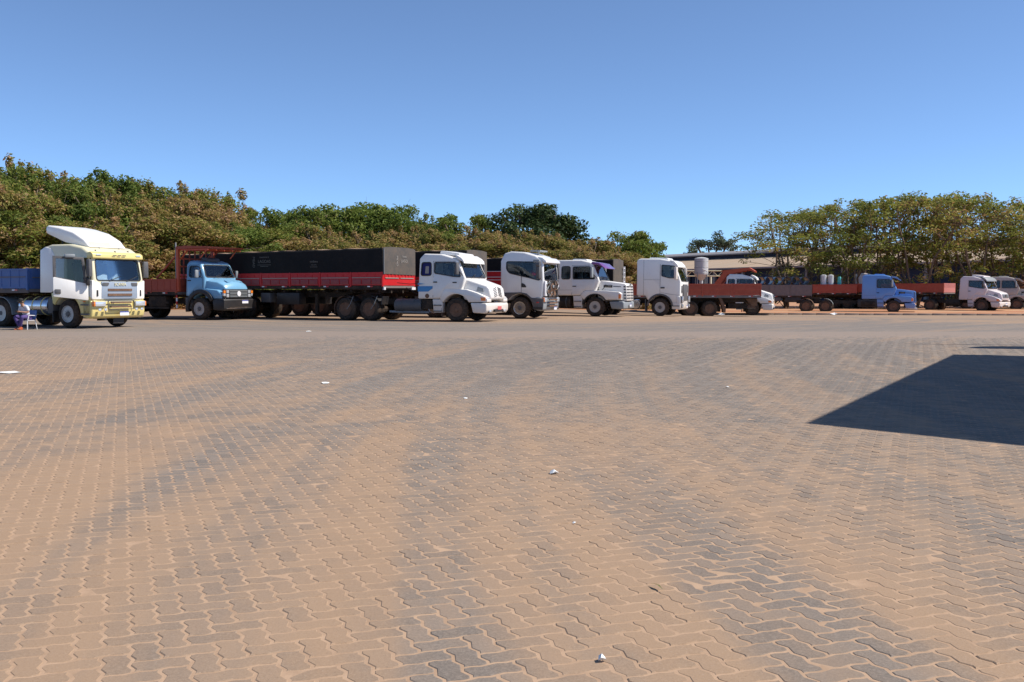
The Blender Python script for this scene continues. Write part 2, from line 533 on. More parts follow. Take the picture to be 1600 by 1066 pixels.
SOIL = soil_material()
PAVE, PFAR, PBED = paving_material('stone'), paving_material('far'), paving_material('bed')
gl = [-2500, -900, -400, -200] + list(range(-120, 121, 8)) + [200, 400, 900, 2500]
sheet('ground', SOIL, gl, lambda x: gl, lambda x, y: gz(x, y) - 0.06)
xs = [-120 + 3 * i for i in range(71)]
sheet('paved_yard', PFAR, xs, lambda x: [-40 + (yb(x) + 40) * t / 50 for t in range(51)], gz)
sheet('dirt_verge', SOIL, xs, lambda x: [yb(x) - 0.02 + (150 - yb(x)) * (t / 30) ** 1.5 for t in range(31)], lambda x, y: gz(x, y) + 0.012 + 0.10 * ss(6, 9, x))

# kerb stones along the right-hand back edge
CONC = plain('kerb_concrete', (0.33, 0.27, 0.22), 0.9, dust=0.3, vary=0.2, bump=0.3)
kerb = bpy.data.objects.new('kerb', None)
COL.objects.link(kerb)
tag(kerb, kind='structure')
km = MB().box((0, 0, 0), (0.985, 0.14, 0.34)).mesh('kerb_stone', CONC, bevel=0.02)
x = 8.5
while x < 62:
    y0, y1 = yb(x), yb(x + 1)
    o = link('kerb_stone', km, kerb, (x + 0.5, (y0 + y1) / 2 - 0.05, gz(x, y0) - 0.04 + rnd.uniform(-0.012, 0.012)), (0, rnd.uniform(-0.01, 0.01), math.atan2(y1 - y0, 1.0) + rnd.uniform(-0.012, 0.012)))
    x += 1.0

# interlocking pavers, herringbone, turned 20 degrees to the view
U, JT, ROT, AZ = 0.1025, 0.0048, R(22), 0.085
def zig(p, q, sign):
    p, q = Vector(p), Vector(q)
    d = q - p
    n = Vector((abs(d.y), abs(d.x)))            # same world offset whichever way the edge is walked
    fwd = 1 if (d.x + d.y) > 0 else -1
    k = AZ if abs(d.y) > 0.5 else AZ * 0.6
    return [p, p + d * 0.28 + n * k * fwd, p + d * 0.72 - n * k * fwd]
def outline(w, h):
    c = [(i, 0) for i in range(w)] + [(w, j) for j in range(h)] + [(w - i, h) for i in range(w)] + [(0, h - j) for j in range(h)]
    out = []
    for a, b_ in zip(c, c[1:] + c[:1]): out += zig(a, b_, 1)
    return [(p.x * U - w * U / 2, p.y * U - h * U / 2) for p in out]
PV = {}
for key, (w, h) in {'h': (2, 1), 'v': (1, 2)}.items():
    po = outline(w, h)
    PV[key] = (np.array(inset(po, JT)), np.array(inset(po, JT + 0.0045)))
BEDZ, TOPZ = 0.008, 0.0102
bed_poly = [(-3.0, 1.2), (3.0, 1.2), (21.5, 32.0), (-21.5, 32.0)]
bm_ = MB()
nb = 16
pv_, pf_ = [], []
for i in range(nb + 1):
    y = 1.2 + 30.8 * i / nb
    hwid = 3.0 + 18.5 * i / nb
    for j in range(nb + 1): pv_.append((-hwid + 2 * hwid * j / nb, y, BEDZ))
for i in range(nb):
    for j in range(nb):
        a = i * (nb + 1) + j
        pf_.append((a, a + 1, a + nb + 2, a + nb + 1))
bed = tag(MB().add(pv_, pf_).build('sand_bed', PBED), kind='structure')

rs = np.random.RandomState(3)
ca, sa = math.cos(ROT), math.sin(ROT)
cells = []
_k = [(rs.normal(0, 1.6, 2), rs.uniform(0, 6.28)) for _ in range(14)]
def sink(X, Y):                            # how far a block has settled under the blown sand
    v = sum(np.sin(k_[0] * X + k_[1] * Y + p_) for k_, p_ in _k) / 5.0
    return 0.0008 * np.clip(v - 0.15, 0, 1) + 0.006 * np.clip((Y - 24) / 8.0, 0, 1) ** 1.5
for i in range(-460, 460):
    for j in range(-110, 460):
        c = (i - j) % 4
        if c == 0: key, cx, cy = 'h', i + 1.0, j + 0.5
        elif c == 3: key, cx, cy = 'v', i + 0.5, j + 1.0
        else: continue
        gx, gy = cx * U, cy * U
        X, Y = gx * ca - gy * sa, gx * sa + gy * ca
        if not (1.3 < Y < 31.9): continue
        if abs(X) > 3.0 + 18.5 * (Y - 1.2) / 30.8 - 0.1: continue
        cells.append((key, X, Y))
# the 300 that show largest: nearest, inside the frame
def shows(c):
    d = c[2] * math.cos(R(3.05)) + 1.4 * math.sin(R(3.05))
    px = 800 + FPX * c[1] / d
    py = HOR + FPX * CAM_H / c[2]
    return -20 < px < 1620 and py < 1085
order = sorted([k for k, c in enumerate(cells) if shows(c)], key=lambda k: cells[k][1] ** 2 + cells[k][2] ** 2)[:300]
single = set(order)
def paver_mesh(key):
    o, i = PV[key]
    n = len(o)
    v = [(p[0], p[1], -0.012) for p in o] + [(p[0], p[1], -0.0035) for p in o] + [(p[0], p[1], 0) for p in i]
    f = [tuple(range(2 * n, 3 * n))]
    for k in range(n):
        j = (k + 1) % n
        f += [(k, j, n + j, n + k), (n + k, n + j, 2 * n + j, 2 * n + k)]
    me = bpy.data.meshes.new('paver')
    me.from_pydata(v, [], f)
    me.materials.append(PAVE)
    me.polygons.foreach_set('use_smooth', [False] * len(f))
    return me
pm = {k: paver_mesh(k) for k in PV}
for k in order:
    key, X, Y = cells[k]
    link('paver', pm[key], bed, (X, Y, TOPZ + rs.normal(0, 0.0006) - float(sink(X, Y))), (rs.normal(0, 0.009), rs.normal(0, 0.009), ROT + rs.normal(0, 0.006)))
# the rest, joined
rest = [c for k, c in enumerate(cells) if k not in single]
VV, LI, LS, TT = [], [], [], []
nv = 0
ls = 0
for key in ('h', 'v'):
    o, i = PV[key]
    n = len(o)
    C = np.array([(c[1], c[2]) for c in rest if c[0] == key and c[2] < 17])
    m = len(C)
    base = np.concatenate([np.c_[o, np.full(n, -0.012)], np.c_[o, np.full(n, -0.0035)], np.c_[i, np.zeros(n)]])
    tilt = rs.normal(0, 0.009, (m, 2))
    V = np.repeat(base[None], m, 0)
    V[:, :, 2] += TOPZ + rs.normal(0, 0.0006, (m, 1)) - sink(C[:, :1], C[:, 1:]) + tilt[:, :1] * base[None, :, 0] + tilt[:, 1:] * base[None, :, 1]
    x_, y_ = V[:, :, 0].copy(), V[:, :, 1].copy()
    V[:, :, 0] = x_ * ca - y_ * sa + C[:, :1]
    V[:, :, 1] = x_ * sa + y_ * ca + C[:, 1:]
    loops = list(range(2 * n, 3 * n))
    sizes = [n]
    for k in range(n):
        j = (k + 1) % n
        loops += [k, j, n + j, n + k, n + k, n + j, 2 * n + j, 2 * n + k]
        sizes += [4, 4]
    L = np.array(loops)[None] + (nv + np.arange(m) * 3 * n)[:, None]
    VV.append(V.reshape(-1, 3)); LI.append(L.ravel()); LS.append(np.tile(sizes, m)); TT.append(np.repeat(rs.rand(m), len(sizes)))
    nv += m * 3 * n
    # farther out: plain blocks
    C = np.array([(c[1], c[2]) for c in rest if c[0] == key and c[2] >= 17])
    m = len(C)
    w, h = (U - JT, U / 2 - JT) if key == 'h' else (U / 2 - JT, U - JT)
    q = np.array([(-w, -h), (w, -h), (w, h), (-w, h)])
    q2 = q - np.sign(q) * 0.0045
    base = np.concatenate([np.c_[q, np.full(4, -0.012)], np.c_[q, np.full(4, -0.0035)], np.c_[q2, np.zeros(4)]])
    V = np.repeat(base[None], m, 0)
    tilt = rs.normal(0, 0.009, (m, 2))
    V[:, :, 2] += TOPZ + rs.normal(0, 0.0006, (m, 1)) - sink(C[:, :1], C[:, 1:]) + tilt[:, :1] * base[None, :, 0] + tilt[:, 1:] * base[None, :, 1]
    x_, y_ = V[:, :, 0].copy(), V[:, :, 1].copy()
    V[:, :, 0] = x_ * ca - y_ * sa + C[:, :1]
    V[:, :, 1] = x_ * sa + y_ * ca + C[:, 1:]
    loops = [8, 9, 10, 11]
    for k in range(4): loops += [k, (k + 1) % 4, 4 + (k + 1) % 4, 4 + k, 4 + k, 4 + (k + 1) % 4, 8 + (k + 1) % 4, 8 + k]
    L = np.array(loops)[None] + (nv + np.arange(m) * 12)[:, None]
    VV.append(V.reshape(-1, 3)); LI.append(L.ravel()); LS.append(np.full(m * 9, 4)); TT.append(np.repeat(rs.rand(m), 9))
    nv += m * 12

def raw_mesh(name, V, L, S, mat, tint=None):
    me = bpy.data.meshes.new(name)
    me.vertices.add(len(V)); me.vertices.foreach_set('co', V.astype(np.float32).ravel())
    me.loops.add(len(L)); me.loops.foreach_set('vertex_index', L.astype(np.int32))
    me.polygons.add(len(S))
    st = np.concatenate([[0], np.cumsum(S)[:-1]]).astype(np.int32)
    me.polygons.foreach_set('loop_start', st)
    me.polygons.foreach_set('use_smooth', np.zeros(len(S), dtype=bool))
    me.update(calc_edges=True)
    if tint is not None:
        a = me.attributes.new('tint', 'FLOAT', 'FACE')
        a.data.foreach_set('value', tint.astype(np.float32))
    me.materials.append(mat)
    return me
pav = link('paver_field', raw_mesh('paver_field', np.concatenate(VV), np.concatenate(LI), np.concatenate(LS), PAVE, np.concatenate(TT)), bed)
pav['kind'] = 'stuff'

# ------------------------------------------------------------------ trees
def leaf_material(name, stops, trans=0.25):
    m, nt, b = newmat(name)
    a = nd(nt, 'ShaderNodeAttribute'); a.attribute_name = 'tint'
    oi = nd(nt, 'ShaderNodeObjectInfo')
    t = math_(nt, 'ADD', a.outputs['Fac'], math_(nt, 'MULTIPLY_ADD', oi.outputs['Random'], 0.22, -0.11), clamp=True)
    cr = nd(nt, 'ShaderNodeValToRGB')
    e = cr.color_ramp.elements
    while len(e) < len(stops): e.new(0.5)
    for k, (p, c) in enumerate(stops):
        e[k].position = p
        e[k].color = (*c, 1)
    nt.links.new(t, cr.inputs[0])
    nt.links.new(cr.outputs[0], b.inputs['Base Color'])
    b.inputs['Roughness'].default_value = 0.6
    b.inputs['Specular IOR Level'].default_value = 0.25
    tr = nd(nt, 'ShaderNodeBsdfTranslucent')
    nt.links.new(cr.outputs[0], tr.inputs[0])
    mx = nd(nt, 'ShaderNodeMixShader')
    mx.inputs[0].default_value = trans
    nt.links.new(b.outputs[0], mx.inputs[1])
    nt.links.new(tr.outputs[0], mx.inputs[2])
    nt.links.new(mx.outputs[0], nt.nodes['Material Output'].inputs[0])
    return m

LEAF_MIX = leaf_material('leaf_olive_and_pods', [(0.0, (0.10, 0.135, 0.026)), (0.35, (0.185, 0.225, 0.038)), (0.6, (0.28, 0.245, 0.06)), (0.8, (0.34, 0.225, 0.085)), (1.0, (0.43, 0.28, 0.155))], 0.38)
LEAF_AIRY = leaf_material('leaf_airy_olive', [(0.0, (0.11, 0.135, 0.03)), (0.35, (0.215, 0.24, 0.045)), (0.6, (0.32, 0.30, 0.07)), (0.8, (0.34, 0.22, 0.08)), (1.0, (0.42, 0.25, 0.13))], 0.42)
LEAF_DRY = leaf_material('leaf_dry', [(0.0, (0.12, 0.14, 0.03)), (0.3, (0.26, 0.235, 0.058)), (0.6, (0.35, 0.25, 0.09)), (0.85, (0.43, 0.265, 0.125)), (1.0, (0.50, 0.33, 0.20))], 0.38)
LEAF_GREEN = leaf_material('leaf_green', [(0.0, (0.075, 0.115, 0.022)), (0.4, (0.14, 0.195, 0.034)), (0.8, (0.22, 0.26, 0.055)), (1.0, (0.25, 0.21, 0.07))], 0.35)
LEAF_DARK = leaf_material('leaf_dark', [(0.0, (0.03, 0.055, 0.016)), (0.5, (0.055, 0.09, 0.025)), (1.0, (0.10, 0.14, 0.04))], 0.2)
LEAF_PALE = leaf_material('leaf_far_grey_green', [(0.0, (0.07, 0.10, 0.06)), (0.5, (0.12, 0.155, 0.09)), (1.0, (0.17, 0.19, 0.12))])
BARK = plain('bark', (0.17, 0.125, 0.09), 0.9, dust=0.1, vary=0.3, bump=0.4)
BARKP = plain('bark_pale', (0.27, 0.21, 0.16), 0.9, dust=0.1, vary=0.3, bump=0.4)

def leaves(name, clumps, per, size, mat, rs, outward=0.6, brown=0.25):
    P, N, T, SZ = [], [], [], []
    for (c, r, bias) in clumps:
        n = max(8, int(per * (r[0] * r[2]) ))
        d = rs.normal(size=(n, 3)); d /= np.linalg.norm(d, axis=1)[:, None]
        rad = rs.rand(n) ** 0.42 * (1 + 0.22 * (rs.rand(n) < 0.12))
        P.append(np.array(c) + d * rad[:, None] * np.array(r))
        nn = d * outward + rs.normal(size=(n, 3)) * 0.55 + np.array((0, 0, 0.35))
        N.append(nn / np.linalg.norm(nn, axis=1)[:, None])
        t = bias + rs.normal(0, 0.13, n)
        pods = rs.rand(n) < brown * (0.4 + bias)
        t[pods] += 0.42
        T.append(np.clip(t, 0, 1))
        SZ.append(size * rs.uniform(0.6, 1.35, n))
    P, N, T, SZ = map(np.concatenate, (P, N, T, SZ))
    n = len(P)
    a = np.cross(N, rs.normal(size=(n, 3))); a /= np.linalg.norm(a, axis=1)[:, None]
    b = np.cross(N, a)
    a *= SZ[:, None] * 0.62
    b *= SZ[:, None] * 0.30
    bend = N * (SZ * 0.12)[:, None]
    V = np.stack([P - a, P + b * 1.0 + bend, P + a - bend, P - b + bend * 0.6], 1).reshape(-1, 3)
    return raw_mesh(name, V, np.arange(4 * n), np.full(n, 4), mat, T)

def wood(name, stems, clumps, rs, mat, r0=0.14, twigs=True):
    b = MB()
    pts = []
    for st in stems:
        n = len(st)
        for k in range(n - 1):
            ra, rb = r0 * (1 - k / n) ** 0.8 + 0.015, r0 * (1 - (k + 1) / n) ** 0.8 + 0.015
            b.tube(st[k], st[k + 1], ra, rb, 6)
            pts.append((Vector(st[k]), rb))
    if twigs:
        for (c, r, _) in clumps:
            c = Vector(c)
            best = min(pts, key=lambda q: (q[0] - c).length + (3 if q[0].z > c.z else 0))
            mid = best[0].lerp(c, 0.55) + Vector(rs.normal(0, 0.15, 3))
            b.tube(best[0], mid, max(0.02, best[1] * 0.55), 0.022, 5)
            b.tube(mid, c, 0.022, 0.010, 4)
            for _ in range(2):
                b.tube(mid, c + Vector(rs.normal(0, 0.5, 3)) * r[0], 0.014, 0.006, 3)
    return b.mesh(name, mat, smooth=True)

def proto(kind, seed):
    rs = np.random.RandomState(seed)
    H = 10.0
    cl, stems = [], []
    if kind in ('thicket', 'dry', 'green'):
        for _ in range(66):
            z = rs.uniform(0.05, 0.96) * H
            w = 3.3 * (0.75 + 0.25 * math.sin(z / H * math.pi)) * (1.0 if z < 7 else (1.05 - ((z - 7) / 3.6) ** 2 * 0.75))
            a = rs.uniform(0, 2 * math.pi)
            q = w * rs.uniform(0.25, 1.0) ** 0.6
            rr = rs.uniform(0.55, 1.05)
            cl.append(((q * math.cos(a), q * math.sin(a), z), (rr, rr, rr * rs.uniform(0.7, 1.0)), rs.uniform(0.1, 0.62) - 0.012 * z + 0.06))
        for _ in range(5):                       # a few wands above the crown
            a = rs.uniform(0, 2 * math.pi)
            cl.append(((rs.uniform(0, 2.2) * math.cos(a), rs.uniform(0, 2.2) * math.sin(a), H * rs.uniform(0.94, 1.04)), (0.28, 0.28, 0.5), rs.uniform(0.2, 0.7)))
        for _ in range(5):
            a = rs.uniform(0, 2 * math.pi)
            stems.append([(0.25 * math.cos(a) + 0.12 * k * math.cos(a) * rs.uniform(0.6, 1.4) * k * 0.35, 0.25 * math.sin(a) + 0.12 * k * math.sin(a) * k * 0.35, H * 0.85 * k / 6) for k in range(7)])
        mat = {'thicket': LEAF_MIX, 'dry': LEAF_DRY, 'green': LEAF_GREEN}[kind]
        return leaves('crown', cl, 430, 0.225, mat, rs), wood('trunk', stems, cl, rs, BARKP, 0.10)
    if kind == 'airy':
        for _ in range(4):
            a = rs.uniform(0, 2 * math.pi)
            s = rs.uniform(0.5, 1.3)
            stems.append([(0.2 * math.cos(a) + s * math.cos(a) * (k / 6) ** 1.3 * 2.0 + rs.normal(0, 0.08), 0.2 * math.sin(a) + s * math.sin(a) * (k / 6) ** 1.3 * 2.0 + rs.normal(0, 0.08), H * 0.88 * k / 6) for k in range(7)])
        for _ in range(54):
            z = H * (0.36 + 0.62 * rs.uniform(0, 1) ** 0.75)
            w = 3.4 * (0.45 + 0.75 * math.sin((z / H - 0.2) / 0.85 * math.pi * 0.72)) * (1 if z < 8 else 1.0 - (z - 8) * 0.28)
            a = rs.uniform(0, 2 * math.pi)
            q = w * rs.uniform(0.1, 1.0) ** 0.6
            rr = rs.uniform(0.4, 0.85)
            cl.append(((q * math.cos(a), q * math.sin(a), z), (rr, rr, rr * 0.7), rs.uniform(0.15, 0.6)))
        for _ in range(7):
            a, q = rs.uniform(0, 2 * math.pi), rs.uniform(0.3, 3.0)
            rr = rs.uniform(0.3, 0.6)
            cl.append(((q * math.cos(a), q * math.sin(a), H * rs.uniform(0.08, 0.38)), (rr, rr, rr), rs.uniform(0.2, 0.6)))
        return leaves('crown', cl, 195, 0.21, LEAF_AIRY, rs, brown=0.14), wood('trunk', stems, cl, rs, BARK, 0.08)
    # round spreading crown
    stems.append([(rs.normal(0, 0.08), rs.normal(0, 0.08), H * 0.5 * k / 4) for k in range(5)])
    for _ in range(5):
        a = rs.uniform(0, 2 * math.pi)
        stems.append([(1.0 * k * math.cos(a) * 0.7, 1.0 * k * math.sin(a) * 0.7, H * (0.36 + 0.12 * k)) for k in range(5)])
    far = kind == 'far'
    for _ in range(52 if far else 92 if kind == 'dark' else 66):
        a, e = rs.uniform(0, 2 * math.pi), rs.uniform(-0.35, 1.0)
        q = rs.uniform(0.5, 1.0) ** 0.5
        c = (4.3 * q * math.cos(a) * math.sqrt(1 - e * e * 0.9), 4.3 * q * math.sin(a) * math.sqrt(1 - e * e * 0.9), H * 0.56 + 4.0 * q * e)
        rr = rs.uniform(0.6, 1.15) * (0.85 if far else 1)
        cl.append((c, (rr, rr, rr * 0.75), rs.uniform(0.1, 0.8)))
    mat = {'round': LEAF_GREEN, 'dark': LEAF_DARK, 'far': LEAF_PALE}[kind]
    return leaves('crown', cl, 300 if not far else 260, 0.28, mat, rs, brown=0.05), wood('trunk', stems, cl, rs, BARK, 0.22)

PROTO = {}
def tree(name, kind, var, px, D, top, width, label, cat='tree', group=None, zbase=None):
    """a tree whose top stands at picture height `top` seen over its depth"""
    key = (kind, var)
    if key not in PROTO: PROTO[key] = proto(kind, 11 + 17 * var + 101 * len(kind) + ord(kind[0]))
    x, y, z = at(px, D)
    if zbase is not None: z = zbase
    h = CAM_H + (HOR - top) * D / FPX - z
    root = thing(name, label, cat, (x, y, z), rnd.uniform(0, 6.28), group)
    root.scale = (width / 7.0, width / 7.0, h / 10.0)
    cr, tk = PROTO[key]
    link('trunk', tk, root)
    link('crown', cr, root)
    return root

def interp(tab, x):
    for (a, b) in zip(tab[:-1], tab[1:]):
        if a[0] <= x <= b[0]: return a[1] + (b[1] - a[1]) * (x - a[0]) / (b[0] - a[0])
    return tab[0][1] if x < tab[0][0] else tab[-1][1]

TOPL = [(-120, 250), (0, 260), (60, 266), (110, 272), (150, 276), (200, 287), (300, 297), (350, 310), (400, 325), (450, 348), (480, 358)]
G1 = 'trees of the dense thicket behind the left-hand lorries'
L1 = 'olive and brown leafy tree merging into the thicket behind the left-hand lorries'
k = 0
for row, (dd, th, st) in enumerate(((0, 62, 42), (5, 28, 36), (10, 4, 30))):
    px = -110 + row * 14
    while px < 480:
        D = 60 + dd + max(0, px) / 480 * 22 + rnd.uniform(-1, 1)
        top = interp(TOPL, px) + th * rnd.uniform(0.6, 1.2) + rnd.uniform(-5, 7)
        kind = 'dry' if rnd.random() < (0.36 if row < 2 else 0.12) else ('green' if rnd.random() < 0.18 else 'thicket')
        tree('thicket_tree', kind, k % 3, px, D, min(top, 400), rnd.uniform(6.4, 8.2), L1, 'tree', G1)
        k += 1
        px += st * rnd.uniform(0.85, 1.15)
G2 = 'low dry trees behind the tarpaulin trailers'
L2 = 'low reddish-brown dry tree in the hedge-like band behind the tarpaulin trailers'
TOPM = [(440, 350), (520, 362), (620, 360), (700, 362), (800, 366), (870, 372), (930, 378), (1000, 388)]
for row in (0, 1):
    px = 455 + row * 18
    while px < 965:
        D = 84 + row * 5
        tree('dry_tree', 'dry' if rnd.random() < 0.72 else 'thicket', k % 3, px, D, interp(TOPM, px) + (18 if row == 0 else 2) + rnd.uniform(-4, 6), rnd.uniform(5.5, 7.5), L2, 'tree', G2)
        k += 1
        px += 36 * rnd.uniform(0.85, 1.2)
tree('green_tree', 'round', 0, 490, 112, 322, 8.0, 'dark green rounded tree, leftmost of the clump above the long black tarpaulin')
tree('green_tree', 'round', 1, 548, 114, 316, 9.5, 'tall green tree rising behind the thicket above the long black tarpaulin trailer')
tree('green_tree', 'round', 2, 612, 113, 318, 9.0, 'green rounded tree at the right end of the clump above the long tarpaulin')
tree('green_tree', 'green', 0, 662, 112, 344, 7.0, 'lower yellow-green tree between the tall clump and the dark crown')
tree('green_tree', 'round', 0, 725, 112, 331, 7.5, 'bright green tree just left of the big dark crown')
tree('dark_tree', 'dark', 0, 834, 108, 316, 9.4, 'big dark green tree with dense spreading crown above the grey flat-nosed lorry')
tree('green_tree', 'round', 2, 985, 96, 362, 6.2, 'bushy green tree standing behind the white flat-nosed lorry')
tree('green_tree', 'round', 1, 950, 97, 376, 4.6, 'smaller grey-green tree left of the bushy tree behind the flat-nosed lorry')
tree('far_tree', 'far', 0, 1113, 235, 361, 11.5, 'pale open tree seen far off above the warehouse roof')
for i, (px, D, top, wd) in enumerate(((912, 78, 392, 5), (945, 79, 398, 5), (980, 80, 402, 5), (1006, 81, 408, 4))):
    tree('dry_shrub', 'dry', i % 3, px, D, top, wd, 'reddish dry shrub behind the red dropside body left of the flat-nosed lorry', 'shrub', 'dry shrubs behind the flat-nosed lorry')
TOPR = [(1180, 352), (1210, 342), (1250, 326), (1300, 316), (1360, 308), (1420, 296), (1450, 298), (1500, 306), (1560, 314), (1600, 330), (1660, 326)]
G3 = 'open row of thin-stemmed trees behind the right-hand lorries'
px, i = 1232, 0
ORD = 'first second third fourth fifth sixth seventh eighth ninth tenth eleventh twelfth thirteenth fourteenth fifteenth sixteenth seventeenth eighteenth'.split()
while px < 1700:
    tree('thin_stemmed_tree', 'airy', i % 4, px, 92 + (i % 3) * 3.5, interp(TOPR, px) + rnd.uniform(-3, 8), rnd.uniform(8.8, 10.8), f'{ORD[i]} tree from the left in the thin-stemmed row before the warehouse', 'tree', G3)
    px += 34 * rnd.uniform(0.85, 1.15)
    i += 1

# ------------------------------------------------------------------ warehouse far right
NAVYW = plain('warehouse_navy', (0.016, 0.028, 0.06), 0.7, dust=0.03, vary=0.3, scale=0.3)
ROOFT = plain('warehouse_roof_tan', (0.40, 0.315, 0.23), 0.8, dust=0.25, vary=0.2, scale=0.15)
ROOFG = plain('warehouse_roof_grey', (0.20, 0.20, 0.21), 0.7, dust=0.1, vary=0.2, scale=0.2)
wh = thing('warehouse', 'long low warehouse with tan roof, raised grey ridge vent and navy wall', 'building', (35, 193, -0.45), math.atan2(-0.88, 0.475))
# local x runs along the wall towards the viewer's right, local y away from the yard
Z0 = CAM_H + 0.45
def wl(rel): return Z0 + rel
T0, T1 = -48.0, 118.0
MB().box(((T0 + T1) / 2, 2.0, wl(4.0) / 2), (T1 - T0, 0.4, wl(4.0))).build('wall', NAVYW, wh)
n = 0
for t in range(int(T0), int(T1), 8):
    MB().box((t + 4, 1.6, wl(3.2) / 2 + 0.2), (6.6, 0.25, wl(3.2) - 0.8)).build('bay_door', NAVYW, wh)
    MB().box((t, 0.5, wl(4.1) / 2), (0.5, 0.5, wl(4.1))).build('column', ROOFG, wh)
sl = (6.6 - 4.2) / 14.0
t = T0
while t < T1:                                       # roof in sheets with lapped seams
    q = [(t + 0.03, -0.6, wl(4.2 - 0.6 * sl)), (t + 3.97, -0.6, wl(4.2 - 0.6 * sl)), (t + 3.97, 14, wl(6.6)), (t + 0.03, 14, wl(6.6))]
    dz = rnd.uniform(0, 0.05)
    v = [(a, b, c + dz) for a, b, c in q] + [(a, b, c + dz - 0.15) for a, b, c in q]
    MB().add(v, [(0, 1, 2, 3), (7, 6, 5, 4), (0, 4, 5, 1), (1, 5, 6, 2), (2, 6, 7, 3), (3, 7, 4, 0)]).build('roof_sheet', ROOFT, wh)
    t += 4.0
MB().box(((T0 + T1) / 2, 14.4, wl(7.1)), (T1 - T0 - 1, 0.3, 1.3)).build('ridge_vent_wall', NAVYW, wh)
MB().prism([(13.2, wl(7.55)), (17.5, wl(8.3)), (21.8, wl(7.55)), (21.8, wl(7.3)), (13.2, wl(7.3))], T0, T1, 'x').build('ridge_vent_roof', ROOFG, wh)
MB().box(((T0 + T1) / 2, -0.68, wl(4.0)), (T1 - T0, 0.14, 0.3)).build('gutter', ROOFG, wh)

# small tan shed at the right edge
sh = thing('shed', 'small tan shed with terracotta roof at the far right behind the lorries', 'building', at(1602, 97), R(-20))
MB().box((0, 0, 1.1), (6.0, 4.0, 2.3)).build('wall', plain('shed_wall', (0.42, 0.30, 0.20), 0.9, dust=0.1), sh)
RT = plain('terracotta', (0.36, 0.15, 0.09), 0.85, dust=0.2, vary=0.3)
for sd in (-1, 1):
    for i in range(8):
        MB().box((-2.9 + i * 0.82, sd * 1.15, 2.5), (0.79, 2.6, 0.07), rot=(-sd * 0.28, 0, 0)).build('roof_sheet', RT, sh)
MB().box((0.6, -2.02, 0.9), (0.9, 0.08, 1.9)).build('door', DGREY, sh)

# unseen canopy out of frame, guessed from its shadow and widened to darken it
H_ = 5.2
off = Vector((sdir.x, sdir.y)) / sdir.z * H_
P1, P2 = Vector((3.05, 9.95)) + off, Vector((9.48, 20.6)) + off
ea, eb = Vector((0.72, -0.69)), Vector((0.88, -0.47))
Q1, Q2 = P1 + ea * 14, P2 + eb * 20
cn = thing('shadow_canopy', 'unseen flat white canopy beyond the right edge, added to cast the yard shadow', 'canopy', (P1.x, P1.y, 0))
pl = [(p.x - P1.x, p.y - P1.y) for p in (P1, Q1, Q2, P2)]
MB().prism(pl, H_ - 0.12, H_, 'z').build('roof', WHITE2, cn)
MB().ring([(p[0], p[1]) for p in inset(pl, 0.02)], inset(pl, 0.2), H_ - 0.6, H_ - 0.125, 'z').build('fascia', WHITE2, cn)
c0 = sum((Vector(p) for p in pl), Vector((0, 0))) / 4
for p in pl:
    q = c0 + (Vector(p) - c0) * 0.62
    MB().tube((q.x, q.y, 0), (q.x, q.y, H_ - 0.1), 0.14, n=12).build('post', MGREY, cn)
P3 = Vector((10.75, 22.75)) + off  # unseen slab and bar, made up to cast the thin shadow slivers
aw = thing('shadow_awning', 'unseen narrow awning beside the canopy, added to cast thin slivers of shadow', 'awning', (P3.x, P3.y, 0))
MB().prism(rpoly([(0, 0.1), (9, -2.6), (9.0, -0.6), (1.0, 1.0)], 0.6), H_, H_ + 0.1, 'z').build('roof', WHITE2, aw)
MB().tube((-0.6, 1.9, H_), (9, -0.1, H_), 0.07).build('rail', MGREY, aw)
for q in ((2.2, 0.1), (7.5, -1.4)): MB().tube((q[0], q[1], 0), (q[0], q[1], H_ + 0.02), 0.09).build('post', MGREY, aw)
